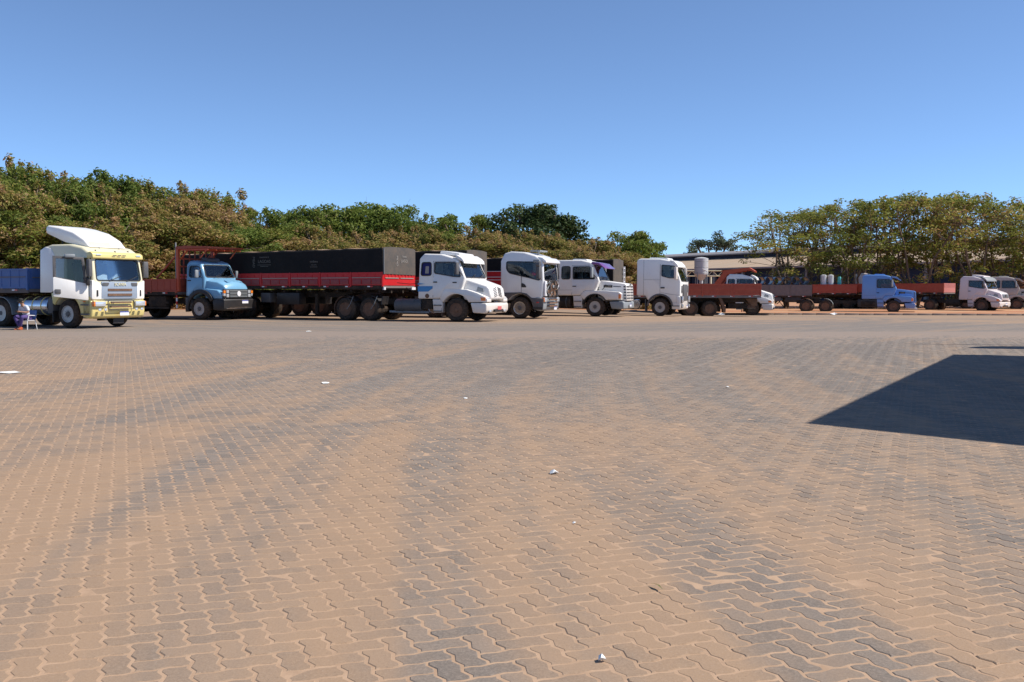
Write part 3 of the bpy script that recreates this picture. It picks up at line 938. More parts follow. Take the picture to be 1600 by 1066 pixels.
# ------------------------------------------------------------------ truck parts
WM = {}
def wheel(root, x, y, side, r=0.52, rim='steel', dual=False):
    """one wheel: tyre with its rim and hub; side -1 is the right-hand side of the vehicle"""
    key = (r, rim, dual, side)
    if key not in WM:
        w = 0.62 if dual else 0.30
        o = side                                     # outward direction along y
        t = MB()
        def tyre(y0, y1):
            pr = [(r * 0.56, y0), (r * 0.62, y0 + 0.012), (r * 0.84, y0 - 0.006), (r * 0.955, y0 + 0.03), (r, y0 + 0.065)]
            n = 4
            for i in range(n):                        # tread grooves
                a = y0 + 0.065 + (y1 - y0 - 0.13) * (i + 0.35) / n
                bb = y0 + 0.065 + (y1 - y0 - 0.13) * (i + 0.65) / n
                pr += [(r, a), (r - 0.018, a + 0.004), (r - 0.018, bb - 0.004), (r, bb)]
            pr += [(r, y1 - 0.065), (r * 0.955, y1 - 0.03), (r * 0.84, y1 + 0.006), (r * 0.62, y1 - 0.012), (r * 0.56, y1), (r * 0.56, y0)]
            t.lathe([(a, b) for a, b in pr][:-1] + [(r * 0.56, y0)], (0, 0, 0), 'y', 32)
        if dual:
            tyre(-0.31, -0.02); tyre(0.02, 0.31)
        else:
            tyre(-0.15, 0.15)
        t.f = [q for q in t.f if len(q) < 20]
        t.m = [0] * len(t.f)
        tm = t.mesh('wheel', RUBBER)
        yo = w / 2 * o
        def Y(k): return yo - k * o
        m = MB()
        k = 0.17 if dual else 0.03                    # rear discs are dished inwards
        prof = [(r * 0.57, Y(0.02)), (r * 0.59, Y(-0.004)), (r * 0.55, Y(0.0)), (r * 0.52, Y(0.05)), (r * 0.48, Y(0.06 + k * 0.6)),
                (r * 0.40, Y(0.05 + k)), (r * 0.30, Y(0.02 + k)), (r * 0.0, Y(0.02 + k))]
        m.lathe(prof, (0, 0, 0), 'y', 28)
        nh = 8
        for i in range(nh):
            a = 2 * math.pi * (i + 0.5) / nh
            c = Vector((math.cos(a) * r * 0.42, Y(0.032 + k), math.sin(a) * r * 0.42))
            m.tube(c - Vector((0, 0.02, 0)), c + Vector((0, 0.02, 0)), r * 0.11, n=8, mi=1)
        rm = m.mesh('rim', [STEEL if rim == 'steel' else RUST if rim == 'rust' else CHROME, CHASSIS])
        h = MB()
        hl = 0.16 if dual else 0.05
        h.lathe([(r * 0.2, Y(0.03 + k)), (r * 0.2, Y(k - hl + 0.03)), (r * 0.14, Y(k - hl)), (0, Y(k - hl))], (0, 0, 0), 'y', 16)
        for i in range(10):
            a = 2 * math.pi * i / 10
            c = Vector((math.cos(a) * r * 0.27, Y(0.02 + k), math.sin(a) * r * 0.27))
            h.tube(c, c + Vector((0, 0.035 * o, 0)), 0.016, n=6)
        hm = h.mesh('hub', RUST if rim == 'rust' else DGREY)
        WM[key] = (tm, rm, hm)
    tm, rm, hm = WM[key]
    o = link('wheel', tm, root, (x, y, r))
    link('rim', rm, o)
    link('hub', hm, o)
    return o

def axle(root, x, r=0.52, rim='steel', dual=False, track=None):
    yy = track or (0.93 if dual else 1.06)
    for sd in (-1, 1): wheel(root, x, sd * yy, sd, r, rim, dual)
    MB().tube((x, -yy + 0.1, r), (x, yy - 0.1, r), 0.09, n=8).lathe([(0.01, -0.3), (0.2, -0.16), (0.22, 0), (0.2, 0.16), (0.01, 0.3)], (x, 0, r), 'y', 10).build('axle', CHASSIS, root)

def rails(root, x0, x1, z=0.86, h=0.26):
    b = MB()
    for sd in (-1, 1): b.box(((x0 + x1) / 2, sd * 0.42, z), (abs(x1 - x0), 0.09, h))
    n = int(abs(x1 - x0) / 0.9)
    for i in range(n + 1): b.box((min(x0, x1) + 0.1 + i * (abs(x1 - x0) - 0.2) / max(1, n), 0, z), (0.1, 0.76, h * 0.7))
    return b.build('chassis_frame', CHASSIS, root)

def fuel_tank(root, x0, x1, y, z, r, mat, straps=3, strapmat=None):
    b = MB()
    b.lathe([(0, x0), (r * 0.9, x0), (r, x0 + 0.04), (r, x1 - 0.04), (r * 0.9, x1), (0, x1)], (0, y, z), 'x', 20)
    o = b.build('fuel_tank', mat, root)
    s = MB()
    for i in range(straps):
        xx = x0 + (x1 - x0) * (i + 0.6) / (straps + 0.2)
        s.lathe([(r + 0.002, xx - 0.025), (r + 0.012, xx - 0.02), (r + 0.012, xx + 0.02), (r + 0.002, xx + 0.025)], (0, y, z), 'x', 20)
    if straps: s.build('strap', strapmat or DGREY, o)
    return o

def mudguard(root, x, y0, y1, r, a0, a1, mat, zc=0.52, name='mudguard'):
    o = arc(x, zc, r + 0.025, a0, a1, 10)
    i = arc(x, zc, r, a0, a1, 10)
    return MB().prism(o + i[::-1], y0, y1).build(name, mat, root)

def fifth_wheel(root, x, z=1.12):
    b = MB().prism(rpoly([(x - 0.45, -0.42), (x + 0.35, -0.42), (x + 0.35, 0.42), (x - 0.45, 0.42)], 0.2), z, z + 0.07, 'z')
    b.box((x, 0, z - 0.08), (0.5, 0.7, 0.16))
    b.build('fifth_wheel', CHASSIS, root)

def mirror(root, p, arm0, arm1, mat=DGREY, size=(0.14, 0.2, 0.46), rz=0.25):
    o = MB().box((0, 0, 0), size).build('mirror', mat, root, bevel=0.035)
    o.location = p
    o.rotation_euler = (0, 0, rz)
    M = MB().path([arm0, p, arm1], 0.016).build('mirror_arm', BLACK, root)
    return o

def lamp(root, c, s, mat, name='headlight', bezel=None, bevel=0.012):
    o = MB().box(c, s).build(name, mat, root, bevel=bevel)
    if bezel: MB().box((c[0] - s[0] * 0.3, c[1], c[2]), (s[0] * 0.8, s[1] + 0.05, s[2] + 0.05)).build('bezel', bezel, o, bevel=0.01)
    return o

def plate(root, x, y, z, red=False, tilt=0.0):
    o = MB().box((x, y, z), (0.012, 0.42, 0.15)).build('number_plate', PLATER if red else PLATE, root)
    if not red: MB().box((x + 0.007, y, z + 0.055), (0.004, 0.42, 0.036)).build('plate_band', PLATEB, o)
    return o

def tumble(z0=1.75, k=0.045, x0=None, kx=0.0):
    def fn(x, y, z):
        f = 1 - k * max(0, z - z0)
        if x0 is not None: f *= 1 - kx * max(0, x - x0)
        return (x, y * f, z)
    return fn

def frame_pts(p0, p1):
    p0, p1 = Vector(p0), Vector(p1)
    d = (p1 - p0)
    L = d.length
    d.normalize()
    n = Vector((d.y, -d.x))
    return p0, d, n, L

def slab_on(p0, p1, poly, o0, o1, mi=0, b=None):
    """prism standing on the sloping plane through p0,p1 (side view); poly in (y, t)"""
    P, d, n, L = frame_pts(p0, p1)
    b = b or MB()
    m = len(poly)
    v = []
    for off in (o0, o1):
        for (y, t) in poly:
            q = P + d * t + n * off
            v.append((q.x, y, q.y))
    f = [tuple(range(m)), tuple(range(2 * m - 1, m - 1, -1))] + [(i, i + m, (i + 1) % m + m, (i + 1) % m) for i in range(m)]
    return b.add(v, f, mi)

def cab(root, prof, hw, mat, wins, scr, fn, bevel=0.06, door_hole=None, seat_x=-0.45, floor=1.25, dash=True, name='cab', two_pane=False):
    base = MB().prism(prof, -hw, hw).mesh(name, mat, bevel=bevel, seg=3, fn=fn)
    cuts = [MB().prism(inset(prof, 0.075), -hw + 0.08, hw - 0.08).mesh('c', mat, fn=fn, smooth=False)]
    for w in wins:
        c = MB()
        for sd in w.get('sides', (-1, 1)): c.prism(w['poly'], sd * (hw - 0.3), sd * (hw + 0.3))
        cuts.append(c.mesh('c', mat, fn=fn, smooth=False))
    if door_hole: cuts.append(MB().prism(door_hole, -hw - 0.3, -hw + 0.3).mesh('c', mat, fn=fn, smooth=False))
    P, d, n, L = frame_pts(scr['p0'], scr['p1'])
    w0, w1 = scr['w0'], scr['w1']
    sp = rpoly([(-w0, 0.03), (w0, 0.03), (w1, L - 0.03), (-w1, L - 0.03)], 0.1)
    cuts.append(slab_on(scr['p0'], scr['p1'], sp, -0.3, 0.3).mesh('c', mat, fn=fn, smooth=False))
    body = link(name, boolean(base, cuts), root)
    if not body.data.materials: body.data.materials.append(mat)
    # glazing
    for w in wins:
        for sd in w.get('sides', (-1, 1)):
            a = sd * (hw - 0.045)
            o = MB().prism(inset(w['poly'], -0.02), a, a + 0.012 * sd).build('window', w.get('mat', GLASS), root, fn=fn)
            MB().ring(inset(w['poly'], -0.03), inset(w['poly'], 0.012), sd * (hw - 0.02), sd * (hw + 0.010)).build('window_seal', BLACK, o, fn=fn)
            if w.get('curtain'):
                MB().prism(inset(w['poly'], -0.015), a - 0.03 * sd, a - 0.022 * sd).build('curtain', w['curtain'], o, fn=fn)
    o = slab_on(scr['p0'], scr['p1'], inset(sp, -0.025), -0.035, -0.022).build('windscreen', WGLASS, root, fn=fn)
    b = MB()
    po, pi = inset(sp, -0.035), inset(sp, 0.012)
    m = len(po)
    v = []
    for poly, off in ((po, -0.02), (pi, -0.02), (po, 0.008), (pi, 0.008)):
        for (y, t) in poly:
            q = P + d * t + n * off
            v.append((q.x, y, q.y))
    f = []
    for i in range(m):
        j = (i + 1) % m
        f += [(i, j, m + j, m + i), (2 * m + i, 3 * m + i, 3 * m + j, 2 * m + j), (i, 2 * m + i, 2 * m + j, j), (m + i, m + j, 3 * m + j, 3 * m + i)]
    b.add(v, f).build('windscreen_seal', BLACK, o, fn=fn)
    for yy in (-0.45, 0.35):                             # wipers
        q0 = P + d * 0.0 + n * 0.03
        q1 = P + d * 0.17 + n * 0.015
        MB().path([(q0.x, yy - 0.05, q0.y - 0.02), (q1.x, yy + 0.5, q1.y)], 0.012, 5).build('wiper', BLACK, o)
    if dash:
        xs, zs = scr['p0']
        MB().prism(rpoly([(xs - 0.12, zs - 0.06), (xs - 0.55, zs - 0.02), (xs - 0.62, zs - 0.4), (xs - 0.14, zs - 0.4)], 0.05), -hw * 0.82, hw * 0.82).build('dashboard', INTER, root)
        st = MB()
        c = Vector((xs - 0.72, 0.5, zs + 0.02))
        pts = []
        for i in range(15):
            a = 2 * math.pi * i / 14
            pts.append(c + Vector((0.10 * math.sin(a), 0.24 * math.cos(a), 0.22 * math.sin(a))))
        st.path(pts, 0.016, 5)
        st.path([c - Vector((0, 0.22, 0)), c + Vector((0, 0.22, 0))], 0.014, 5)
        st.tube(c, c + Vector((0.3, 0, -0.35)), 0.03)
        st.build('steering_wheel', BLACK, root)
        for yy in (-0.55, 0.5):
            s = MB().box((seat_x, yy, floor + 0.32), (0.5, 0.5, 0.16)).build('seat', SEAT, root, bevel=0.05)
            MB().box((seat_x - 0.27, yy, floor + 0.70), (0.14, 0.48, 0.72), rot=(0, -0.15, 0)).build('seat_back', SEAT, s, bevel=0.05)
            MB().box((seat_x - 0.36, yy, floor + 1.16), (0.1, 0.28, 0.2)).build('headrest', SEAT, s, bevel=0.04)
    return body

def seam(root, pts, y, fn, name='door_seam', w=0.012):
    b = MB()
    for (a, c) in zip(pts[:-1], pts[1:]):
        a, c = Vector(a), Vector(c)
        d = (c - a).normalized()
        n = Vector((-d.y, d.x)) * w / 2
        q = [a + n, a - n, c - n, c + n]
        for sd in (-1, 1):
            b.prism([(p.x, p.y) for p in q], sd * (y - 0.02), sd * (y + 0.0035))
    return b.build(name, BLACK, root, fn=fn)

def door_panel(root, poly, y, mat, fn, handle, side=-1):
    o = MB().prism(poly, side * (y - 0.02), side * (y + 0.012)).build('door', mat, root, bevel=0.008, fn=fn)
    MB().box((handle[0], side * (y + 0.02), handle[1]), (0.2, 0.035, 0.05)).build('door_handle', BLACK, o, bevel=0.012, fn=fn)
    return o

def steps(root, x0, x1, z0, z1, y, mat):
    for sd in (-1, 1):
        b = MB().prism(rpoly([(x0 + 0.05, z0), (x1, z0), (x1, z1), (x0, z1)], 0.03), sd * (y - 0.3), sd * y)
        o = b.build('step_panel', mat, root, bevel=0.012)
        for zz in (z0 + 0.06, (z0 + z1) / 2 + 0.03):
            MB().box(((x0 + x1) / 2 + 0.01, sd * (y + 0.012), zz), (abs(x1 - x0) * 0.82, 0.05, 0.045)).build('step_tread', DGREY, o)

# ------------------------------------------------------------------ bonneted lorries
def bonnet_truck(name, label, cat, loc, a, st, mats, axles, rear_x, rim='rust', tank=None, group=None, front_rim=None, fifth=True, rear=True):
    """st: style of cab ('long' = sloping bonnet, 'square' = straight bonnet, 'round' = old round bonnet)"""
    root = thing(name, label, cat, loc, -a, group)
    body, bump, gr = mats['body'], mats['bumper'], mats['grille']
    fr = front_rim or rim
    if st == 'long':
        hw = 1.22
        fn = tumble(1.8, 0.05)
        prof = [(-1.87, 1.0), (-0.80, 1.0), (-0.62, 1.36), (0.26, 1.36), (0.44, 1.93), (0.10, 2.66), (-0.10, 2.80), (-0.75, 2.97), (-1.58, 3.0), (-1.80, 2.78)]
        wins = [] if mats.get('plain_sleeper') else [dict(poly=rpoly([(-1.70, 2.04), (-1.22, 2.04), (-1.22, 2.60), (-1.66, 2.60)], 0.09), mat=mats.get('curtain') or GLASS)]
        wins.append(dict(poly=rpoly([(-1.04, 2.14), (-0.10, 1.99), (0.22, 1.97), (0.0, 2.58), (-1.04, 2.60)], 0.06)))
        scr = dict(p0=(0.44, 1.93), p1=(0.10, 2.66), w0=1.10, w1=1.02)
        cab(root, prof, hw, body, wins, scr, fn, bevel=0.07)
        door_panel(root, rpoly([(-1.10, 1.06), (-0.76, 1.06), (-0.55, 1.46), (0.16, 1.46), (0.22, 1.90), (-0.12, 1.94), (-1.10, 2.08)], 0.03), hw, body, fn, (-1.0, 1.74))
        door_panel(root, rpoly([(-1.10, 1.06), (-0.76, 1.06), (-0.55, 1.46), (0.16, 1.46), (0.22, 1.90), (-0.12, 1.94), (-1.10, 2.08)], 0.03), hw, body, fn, (-1.0, 1.74), 1)
        seam(root, [(-1.115, 1.05), (-1.115, 2.66), (-0.02, 2.64)], hw, fn)
        # bonnet
        def hfn(x, y, z): return (x, y * (1 - 0.17 * max(0, x - 0.3)), z - 0.05 * (abs(y) / 1.0) ** 2 * (1 if z > 1.4 else 0))
        hp = [(0.24, 1.1), (0.30, 1.92), (0.46, 1.90), (1.30, 1.63), (1.42, 1.50), (1.50, 1.06), (1.46, 0.95), (0.3, 0.95)]
        hood = MB().prism(hp, -1.0, 1.0).build('bonnet', body, root, bevel=0.07, seg=3, fn=hfn)
        for sd in (-1, 1):
            MB().prism([(0.86, 1.36), (1.18, 1.30), (1.16, 1.46), (0.92, 1.54)], sd * 0.885, sd * 0.93).build('air_intake', MGREY, hood, fn=lambda x, y, z: (x, y * (1 - 0.10 * (x - 0.9)), z))
        fp = [(-0.80, 1.0), (-0.60, 1.40), (-0.48, 1.46), (0.50, 1.42), (1.0, 1.27), (1.40, 1.08), (1.47, 1.0), (1.47, 0.86), (0.72, 0.86)] + arc(0, 0.52, 0.70, 28, 152, 9) + [(-0.72, 0.98)]
        for sd in (-1, 1): MB().prism(fp, sd * 0.72, sd * 1.235).build('fender', body, root, bevel=0.04, fn=lambda x, y, z: (x, y * (1 - 0.07 * max(0, x - 0.6)), z))
        bp = [(0.70, 0.83), (1.50, 0.83), (1.56, 0.76), (1.55, 0.50), (1.44, 0.37), (0.82, 0.40)]
        bo = MB().prism(bp, -1.24, 1.24).build('bumper', bump, root, bevel=0.07, seg=3, fn=lambda x, y, z: (x - 0.12 * (abs(y) / 1.24) ** 3 * max(0, x - 0.8), y, z))
        MB().box((1.50, 0, 0.49), (0.1, 0.95, 0.12)).build('air_inlet', BLACK, bo, bevel=0.02)
        for sd in (-1, 1): lamp(bo, (1.44, sd * 0.82, 0.47), (0.1, 0.24, 0.1), LAMPW, 'fog_lamp', BLACK)
        # front: slots in the bonnet nose, lamps, badge
        if mats.get('slots', True):
            for r_ in range(6):
                for sd in (-1, 1):
                    z = 1.12 + r_ * 0.07
                    MB().box((1.502 - 0.18 * (z - 1.06) + 0.004, sd * 0.25, z), (0.016, 0.36, 0.028), rot=(sd * -0.22, -0.18, 0)).build('grille_slot', BLACK, hood)
        else:
            g = MB().box((1.462, 0, 1.32), (0.05, 1.25, 0.34), rot=(0, -0.18, 0)).build('grille', MGREY, hood, bevel=0.02)
            for r_ in range(4): MB().box((1.492 - 0.18 * (r_ * 0.07 - 0.1), 0, 1.22 + r_ * 0.065), (0.02, 1.15, 0.022)).build('grille_bar', BLACK, g)
            MB().lathe([(0.10, 0), (0.13, 0.0), (0.13, 0.02), (0.10, 0.02)], (1.485, 0, 1.33), 'x', 20).box((1.49, 0, 1.37), (0.014, 0.02, 0.11)).box((1.49, 0.05, 1.30), (0.014, 0.11, 0.02), rot=(0.55, 0, 0)).box((1.49, -0.05, 1.30), (0.014, 0.11, 0.02), rot=(-0.55, 0, 0)).build('emblem', CHROME, g)
        for sd in (-1, 1):
            lamp(root, (1.40, sd * 0.92, 0.985), (0.12, 0.34, 0.13), LAMPW, 'headlight', DGREY)
            lamp(root, (1.27, sd * 1.135, 1.0), (0.24, 0.10, 0.15), LAMPO, 'indicator')
        for k in (-0.5, -0.2, 0.1): MB().box((1.505, k, 0.985), (0.02, 0.2, 0.035)).build('vent', DGREY, root)
        plate(root, 1.565, 0.0, 0.60 if mats.get('redplate') else 0.66, mats.get('redplate', False))
        # sun visor, roof cap, mirrors
        vp = [(0.04, 2.72), (0.30, 2.62), (0.33, 2.55), (0.36, 2.56), (0.33, 2.68), (0.22, 2.80), (-0.02, 2.93), (-0.10, 2.90)]
        MB().prism(vp, -1.12, 1.12).build('sun_visor', mats.get('visor', body), root, bevel=0.012)
        if mats.get('roof_cap', True):
            MB().prism(rpoly([(-1.0, 2.94), (0.0, 2.90), (-0.05, 3.0), (-0.95, 3.14)], 0.04), -0.75, 0.75).build('roof_cap', body, root, bevel=0.05)
        for sd in (-1, 1):
            mirror(root, (0.16, sd * 1.45, 2.32), (0.15, sd * 1.15, 2.62), (0.35, sd * 1.16, 1.98), mats.get('mirror', DGREY), (0.12, 0.2, 0.52), sd * 0.2)
        steps(root, -1.14, -0.66, 0.40, 0.98, 1.2, body)
        MB().box((-0.70, -0.95, 0.42), (0.03, 0.5, 0.36)).build('mudflap', RUST, root)
        back = -1.9
    elif st == 'square':
        hw = 1.2
        fn = tumble(1.85, 0.04)
        prof = [(-2.35, 1.12), (-0.80, 1.12), (-0.62, 1.36), (0.02, 1.36), (0.24, 1.93), (-0.12, 2.76), (-0.26, 2.92), (-0.8, 3.04), (-2.1, 3.04), (-2.33, 2.92)]
        if mats.get('sleeper_window', True):
            wins = [dict(poly=rpoly([(-1.86, 2.02), (-1.40, 2.02), (-1.40, 2.68), (-1.86, 2.68)], 0.1)),]
        else: wins = []
        wins.append(dict(poly=rpoly([(-1.22, 2.02), (-0.02, 2.02), (-0.28, 2.66), (-1.22, 2.66)], 0.07)))
        scr = dict(p0=(0.24, 1.93), p1=(-0.12, 2.76), w0=1.08, w1=1.02)
        cab(root, prof, hw, body, wins, scr, fn, bevel=0.08, seat_x=-0.75, floor=1.3)
        for sd in (-1, 1):
            door_panel(root, rpoly([(-1.28, 1.18), (-0.80, 1.18), (-0.60, 1.42), (-0.1, 1.42), (0.04, 1.96), (-1.28, 1.96)], 0.03), hw, body, fn, (-1.15, 1.62), sd)
        seam(root, [(-1.295, 1.15), (-1.295, 2.74), (-0.3, 2.74)], hw, fn)
        seam(root, [(-2.2, 1.42), (-1.3, 1.42)], hw, fn, 'panel_seam', 0.008)
        hp = [(0.05, 1.0), (0.16, 1.93), (0.30, 1.92), (1.52, 1.76), (1.62, 1.68), (1.66, 0.84), (0.1, 0.84)]
        hood = MB().prism(hp, -0.86, 0.86).build('bonnet', body, root, bevel=0.05, fn=lambda x, y, z: (x, y * (1 - 0.05 * max(0, x)), z))
        for sd in (-1, 1):
            MB().box((0.62, sd * 0.842, 1.62), (0.48, 0.02, 0.13), rot=(0, 0.03, 0)).build('badge_plate', BLACK, hood)
            MB().box((1.12, sd * 0.822, 1.60), (0.42, 0.02, 0.035), rot=(0, 0.03, -sd * 0.05)).build('trim_strip', DGREY, hood)
        text('badge', '113H', 0.15, INKW, hood, (0.62, -0.856, 1.62), RX)
        for r_ in range(5):                                          # stacked grille openings on the nose
            z = 0.98 + r_ * 0.155
            for sd in (-1, 1):
                MB().box((1.648 - 0.047 * (z - 0.84) + 0.02, sd * 0.41, z), (0.02, 0.68, 0.085)).build('grille_opening', DGREY, hood)
                MB().box((1.56 - 0.047 * (z - 0.84), sd * 0.795, z), (0.12, 0.02, 0.085)).build('grille_opening', DGREY, hood)
        text('lettering', 'SCANIA', 0.13, INK, hood, (1.655, 0, 1.70), FX)
        fp = [(-0.82, 1.12), (-0.68, 1.32), (-0.50, 1.40), (0.60, 1.38), (1.30, 1.32), (1.42, 1.24), (1.44, 0.90), (0.70, 0.90)] + arc(0, 0.52, 0.69, 30, 150, 9) + [(-0.72, 1.0)]
        for sd in (-1, 1):
            fo = MB().prism(fp, sd * 0.74, sd * 1.225).build('fender', body, root, bevel=0.035)
            MB().prism(arc(0, 0.52, 0.71, 20, 170, 12) + arc(0, 0.52, 0.66, 170, 20, 12), sd * 0.9, sd * 1.235).build('arch_lip', BLACK, fo)
            lamp(root, (1.40, sd * 1.0, 1.08), (0.1, 0.34, 0.24), LAMPW, 'headlight', DGREY)
            lamp(root, (1.36, sd * 1.19, 1.08), (0.14, 0.08, 0.24), LAMPO, 'indicator')
        bp = [(0.80, 0.80), (1.56, 0.82), (1.66, 0.76), (1.66, 0.44), (1.55, 0.40), (0.92, 0.42)]
        MB().prism(bp, -1.24, 1.24).build('bumper', bump, root, bevel=0.04, fn=lambda x, y, z: (x - 0.14 * max(0, abs(y) - 0.7) * (x > 1.2), y, z))
        plate(root, 1.672, 0, 0.60)
        vm = mats.get('visor', body)
        vp = [(-0.20, 2.82), (0.16, 2.76), (0.52, 2.56), (0.54, 2.58), (0.20, 2.86), (-0.20, 2.94)]
        MB().prism(vp, -1.12, 1.12).build('sun_visor', vm, root, bevel=0.01)
        MB().prism(rpoly([(-1.5, 3.02), (-0.6, 3.0), (-0.7, 3.1), (-1.4, 3.12)], 0.04), -0.5, 0.5).build('roof_hatch', body, root, bevel=0.03)
        for sd in (-1, 1):
            mirror(root, (-0.12, sd * 1.43, 2.36), (-0.1, sd * 1.15, 2.72), (0.15, sd * 1.15, 1.98), mats.get('mirror', MGREY), (0.12, 0.22, 0.56), sd * 0.2)
            MB().path([(0.34, sd * 0.95, 1.42), (0.50, sd * 1.0, 1.62), (0.56, sd * 1.0, 1.72)], 0.02).build('grab_handle', BLACK, root)
        steps(root, -1.22, -0.72, 0.46, 1.10, 1.18, body)
        back = -2.4
    else:                                                            # round
        hw = 1.08
        fn = tumble(1.9, 0.10)
        prof = [(-0.95, 1.08), (-0.55, 1.08), (-0.50, 1.30), (0.20, 1.30), (0.26, 1.95), (-0.02, 2.56), (-0.12, 2.68), (-0.45, 2.77), (-0.80, 2.75), (-0.93, 2.58)]
        wins = [dict(poly=rpoly([(-0.70, 2.0), (0.02, 2.0), (-0.08, 2.40), (-0.22, 2.50), (-0.70, 2.50)], 0.12))]
        scr = dict(p0=(0.26, 1.97), p1=(-0.02, 2.58), w0=0.98, w1=0.92)
        cab(root, prof, hw, body, wins, scr, fn, bevel=0.10, seat_x=-0.38)
        for sd in (-1, 1):
            door_panel(root, rpoly([(-0.80, 1.12), (-0.55, 1.12), (-0.45, 1.38), (0.10, 1.50), (0.10, 1.94), (-0.80, 1.94)], 0.04), hw, body, fn, (-0.68, 1.84), sd)
        seam(root, [(-0.81, 1.10), (-0.81, 2.45), (-0.70, 2.56), (-0.15, 2.56), (0.12, 1.95), (0.12, 1.50)], hw, fn)
        def hfn(x, y, z):
            f = 1 - 0.22 * max(0, x - 0.2)
            return (x - 0.10 * (abs(y)) ** 2 * max(0, x - 0.6), y * f, z - 0.14 * abs(y) ** 2 * ss(1.2, 1.8, z))
        hp = [(0.16, 1.2), (0.20, 1.97), (0.34, 1.96), (0.80, 1.90), (1.12, 1.76), (1.24, 1.58), (1.26, 1.44), (1.26, 1.0), (0.2, 1.0)]
        bb = MB()
        NY = 8
        for i in range(NY):                                          # strips across so the crown of the bonnet can round over
            y0, y1 = -1.0 + 2.0 * i / NY, -1.0 + 2.0 * (i + 1) / NY
            n = len(hp)
            k = len(bb.v)
            if i == 0: bb.v += [(p[0], y0, p[1]) for p in hp]; base = k
            bb.v += [(p[0], y1, p[1]) for p in hp]
            a0, a1 = base + i * n, base + (i + 1) * n
            q = [(a0 + j, a1 + j, a1 + (j + 1) % n, a0 + (j + 1) % n) for j in range(n)]
            if i == 0: q.append(tuple(range(base, base + n)))
            if i == NY - 1: q.append(tuple(a1 + j for j in range(n - 1, -1, -1)))
            bb.f += q
            bb.m += [0] * len(q)
        hood = bb.build('bonnet', body, root, bevel=0.05, fn=hfn)
        for sd in (-1, 1): MB().box((0.98, sd * 0.36, 1.80), (0.22, 0.3, 0.03), rot=(0, 0.35, 0)).build('bonnet_vent', body, hood, bevel=0.012)
        fp = [(-0.52, 1.1), (-0.50, 1.40), (0.3, 1.46), (0.95, 1.40), (1.18, 1.24), (1.2, 0.98), (0.66, 0.98)] + arc(0, 0.52, 0.68, 38, 140, 8)
        for sd in (-1, 1):
            fo = MB().prism(fp, sd * 0.62, sd * 1.06).build('fender', body, root, bevel=0.07, seg=3)
            MB().prism(arc(0, 0.52, 0.90, 28, 190, 14) + arc(0, 0.52, 0.70, 190, 28, 14), sd * 0.9, sd * 1.16).build('arch_flare', BLACK, fo, bevel=0.03)
        # black mask with slats, twin lamps, star emblem
        g = MB().box((1.24, 0, 1.22), (0.10, 1.98, 0.42)).build('grille', BLACK, root, bevel=0.03)
        for r_ in range(5): MB().box((1.30, 0, 1.08 + r_ * 0.07), (0.03, 1.2, 0.028)).build('grille_slat', MGREY, g)
        MB().lathe([(0.105, 0), (0.125, 0.0), (0.125, 0.02), (0.105, 0.02)], (1.318, 0, 1.22), 'x', 20).box((1.325, 0, 1.265), (0.014, 0.022, 0.11)).box((1.325, 0.05, 1.19), (0.014, 0.11, 0.022), rot=(0.52, 0, 0)).box((1.325, -0.05, 1.19), (0.014, 0.11, 0.022), rot=(-0.52, 0, 0)).build('emblem', PLATE, g)
        for sd in (-1, 1):
            for z in (1.31, 1.13): lamp(g, (1.29, sd * 0.74, z), (0.05, 0.17, 0.15), LAMPW, 'headlight')
            lamp(g, (1.26, sd * 0.94, 1.30), (0.09, 0.13, 0.13), LAMPO, 'indicator')
            lamp(g, (1.26, sd * 0.94, 1.17), (0.09, 0.13, 0.12), LAMPW, 'side_lamp')
        bp = [(0.72, 0.98), (1.38, 0.98), (1.42, 0.92), (1.42, 0.52), (1.34, 0.44), (0.76, 0.46)]
        bo = MB().prism(bp, -1.12, 1.12).build('bumper', bump, root, bevel=0.04)
        MB().box((1.40, 0, 0.56), (0.08, 1.6, 0.1)).build('air_inlet', CHASSIS, bo)
        MB().tube((1.44, -1.0, 0.54), (1.44, 1.0, 0.54), 0.018).build('guard_bar', CHROME, bo)
        plate(root, 1.43, 0.30, 0.84)
        for sd in (-1, 1):
            mirror(root, (0.02, sd * 1.36, 2.14), (0.0, sd * 1.02, 2.42), (0.05, sd * 1.05, 1.95), MGREY, (0.09, 0.18, 0.36), sd * 0.2)
        MB().prism(rpoly([(-0.62, 2.76), (-0.12, 2.72), (-0.2, 2.88), (-0.5, 2.94)], 0.03), -0.4, 0.4).build('roof_vent', DGREY, root, bevel=0.02)
        MB().tube((-0.30, -0.72, 2.72), (-0.32, -0.76, 3.35), 0.008).build('aerial', BLACK, root)
        MB().box((-0.12, -0.80, 2.63), (0.06, 0.06, 0.05)).build('marker_lamp', LAMPR, root)
        steps(root, -0.98, -0.56, 0.50, 1.04, 1.05, DGREY)
        back = -1.0
    # running gear
    rails(root, 1.1, rear_x)
    axle(root, 0, rim=fr)
    MB().box((0.45, 0, 0.95), (1.3, 0.7, 0.5)).build('engine', CHASSIS, root, bevel=0.05)
    if rear:
        for x in axles: axle(root, x, rim=rim, dual=True)
    if fifth: fifth_wheel(root, sum(axles) / len(axles))
    if tank: fuel_tank(root, *tank)
    return root, back

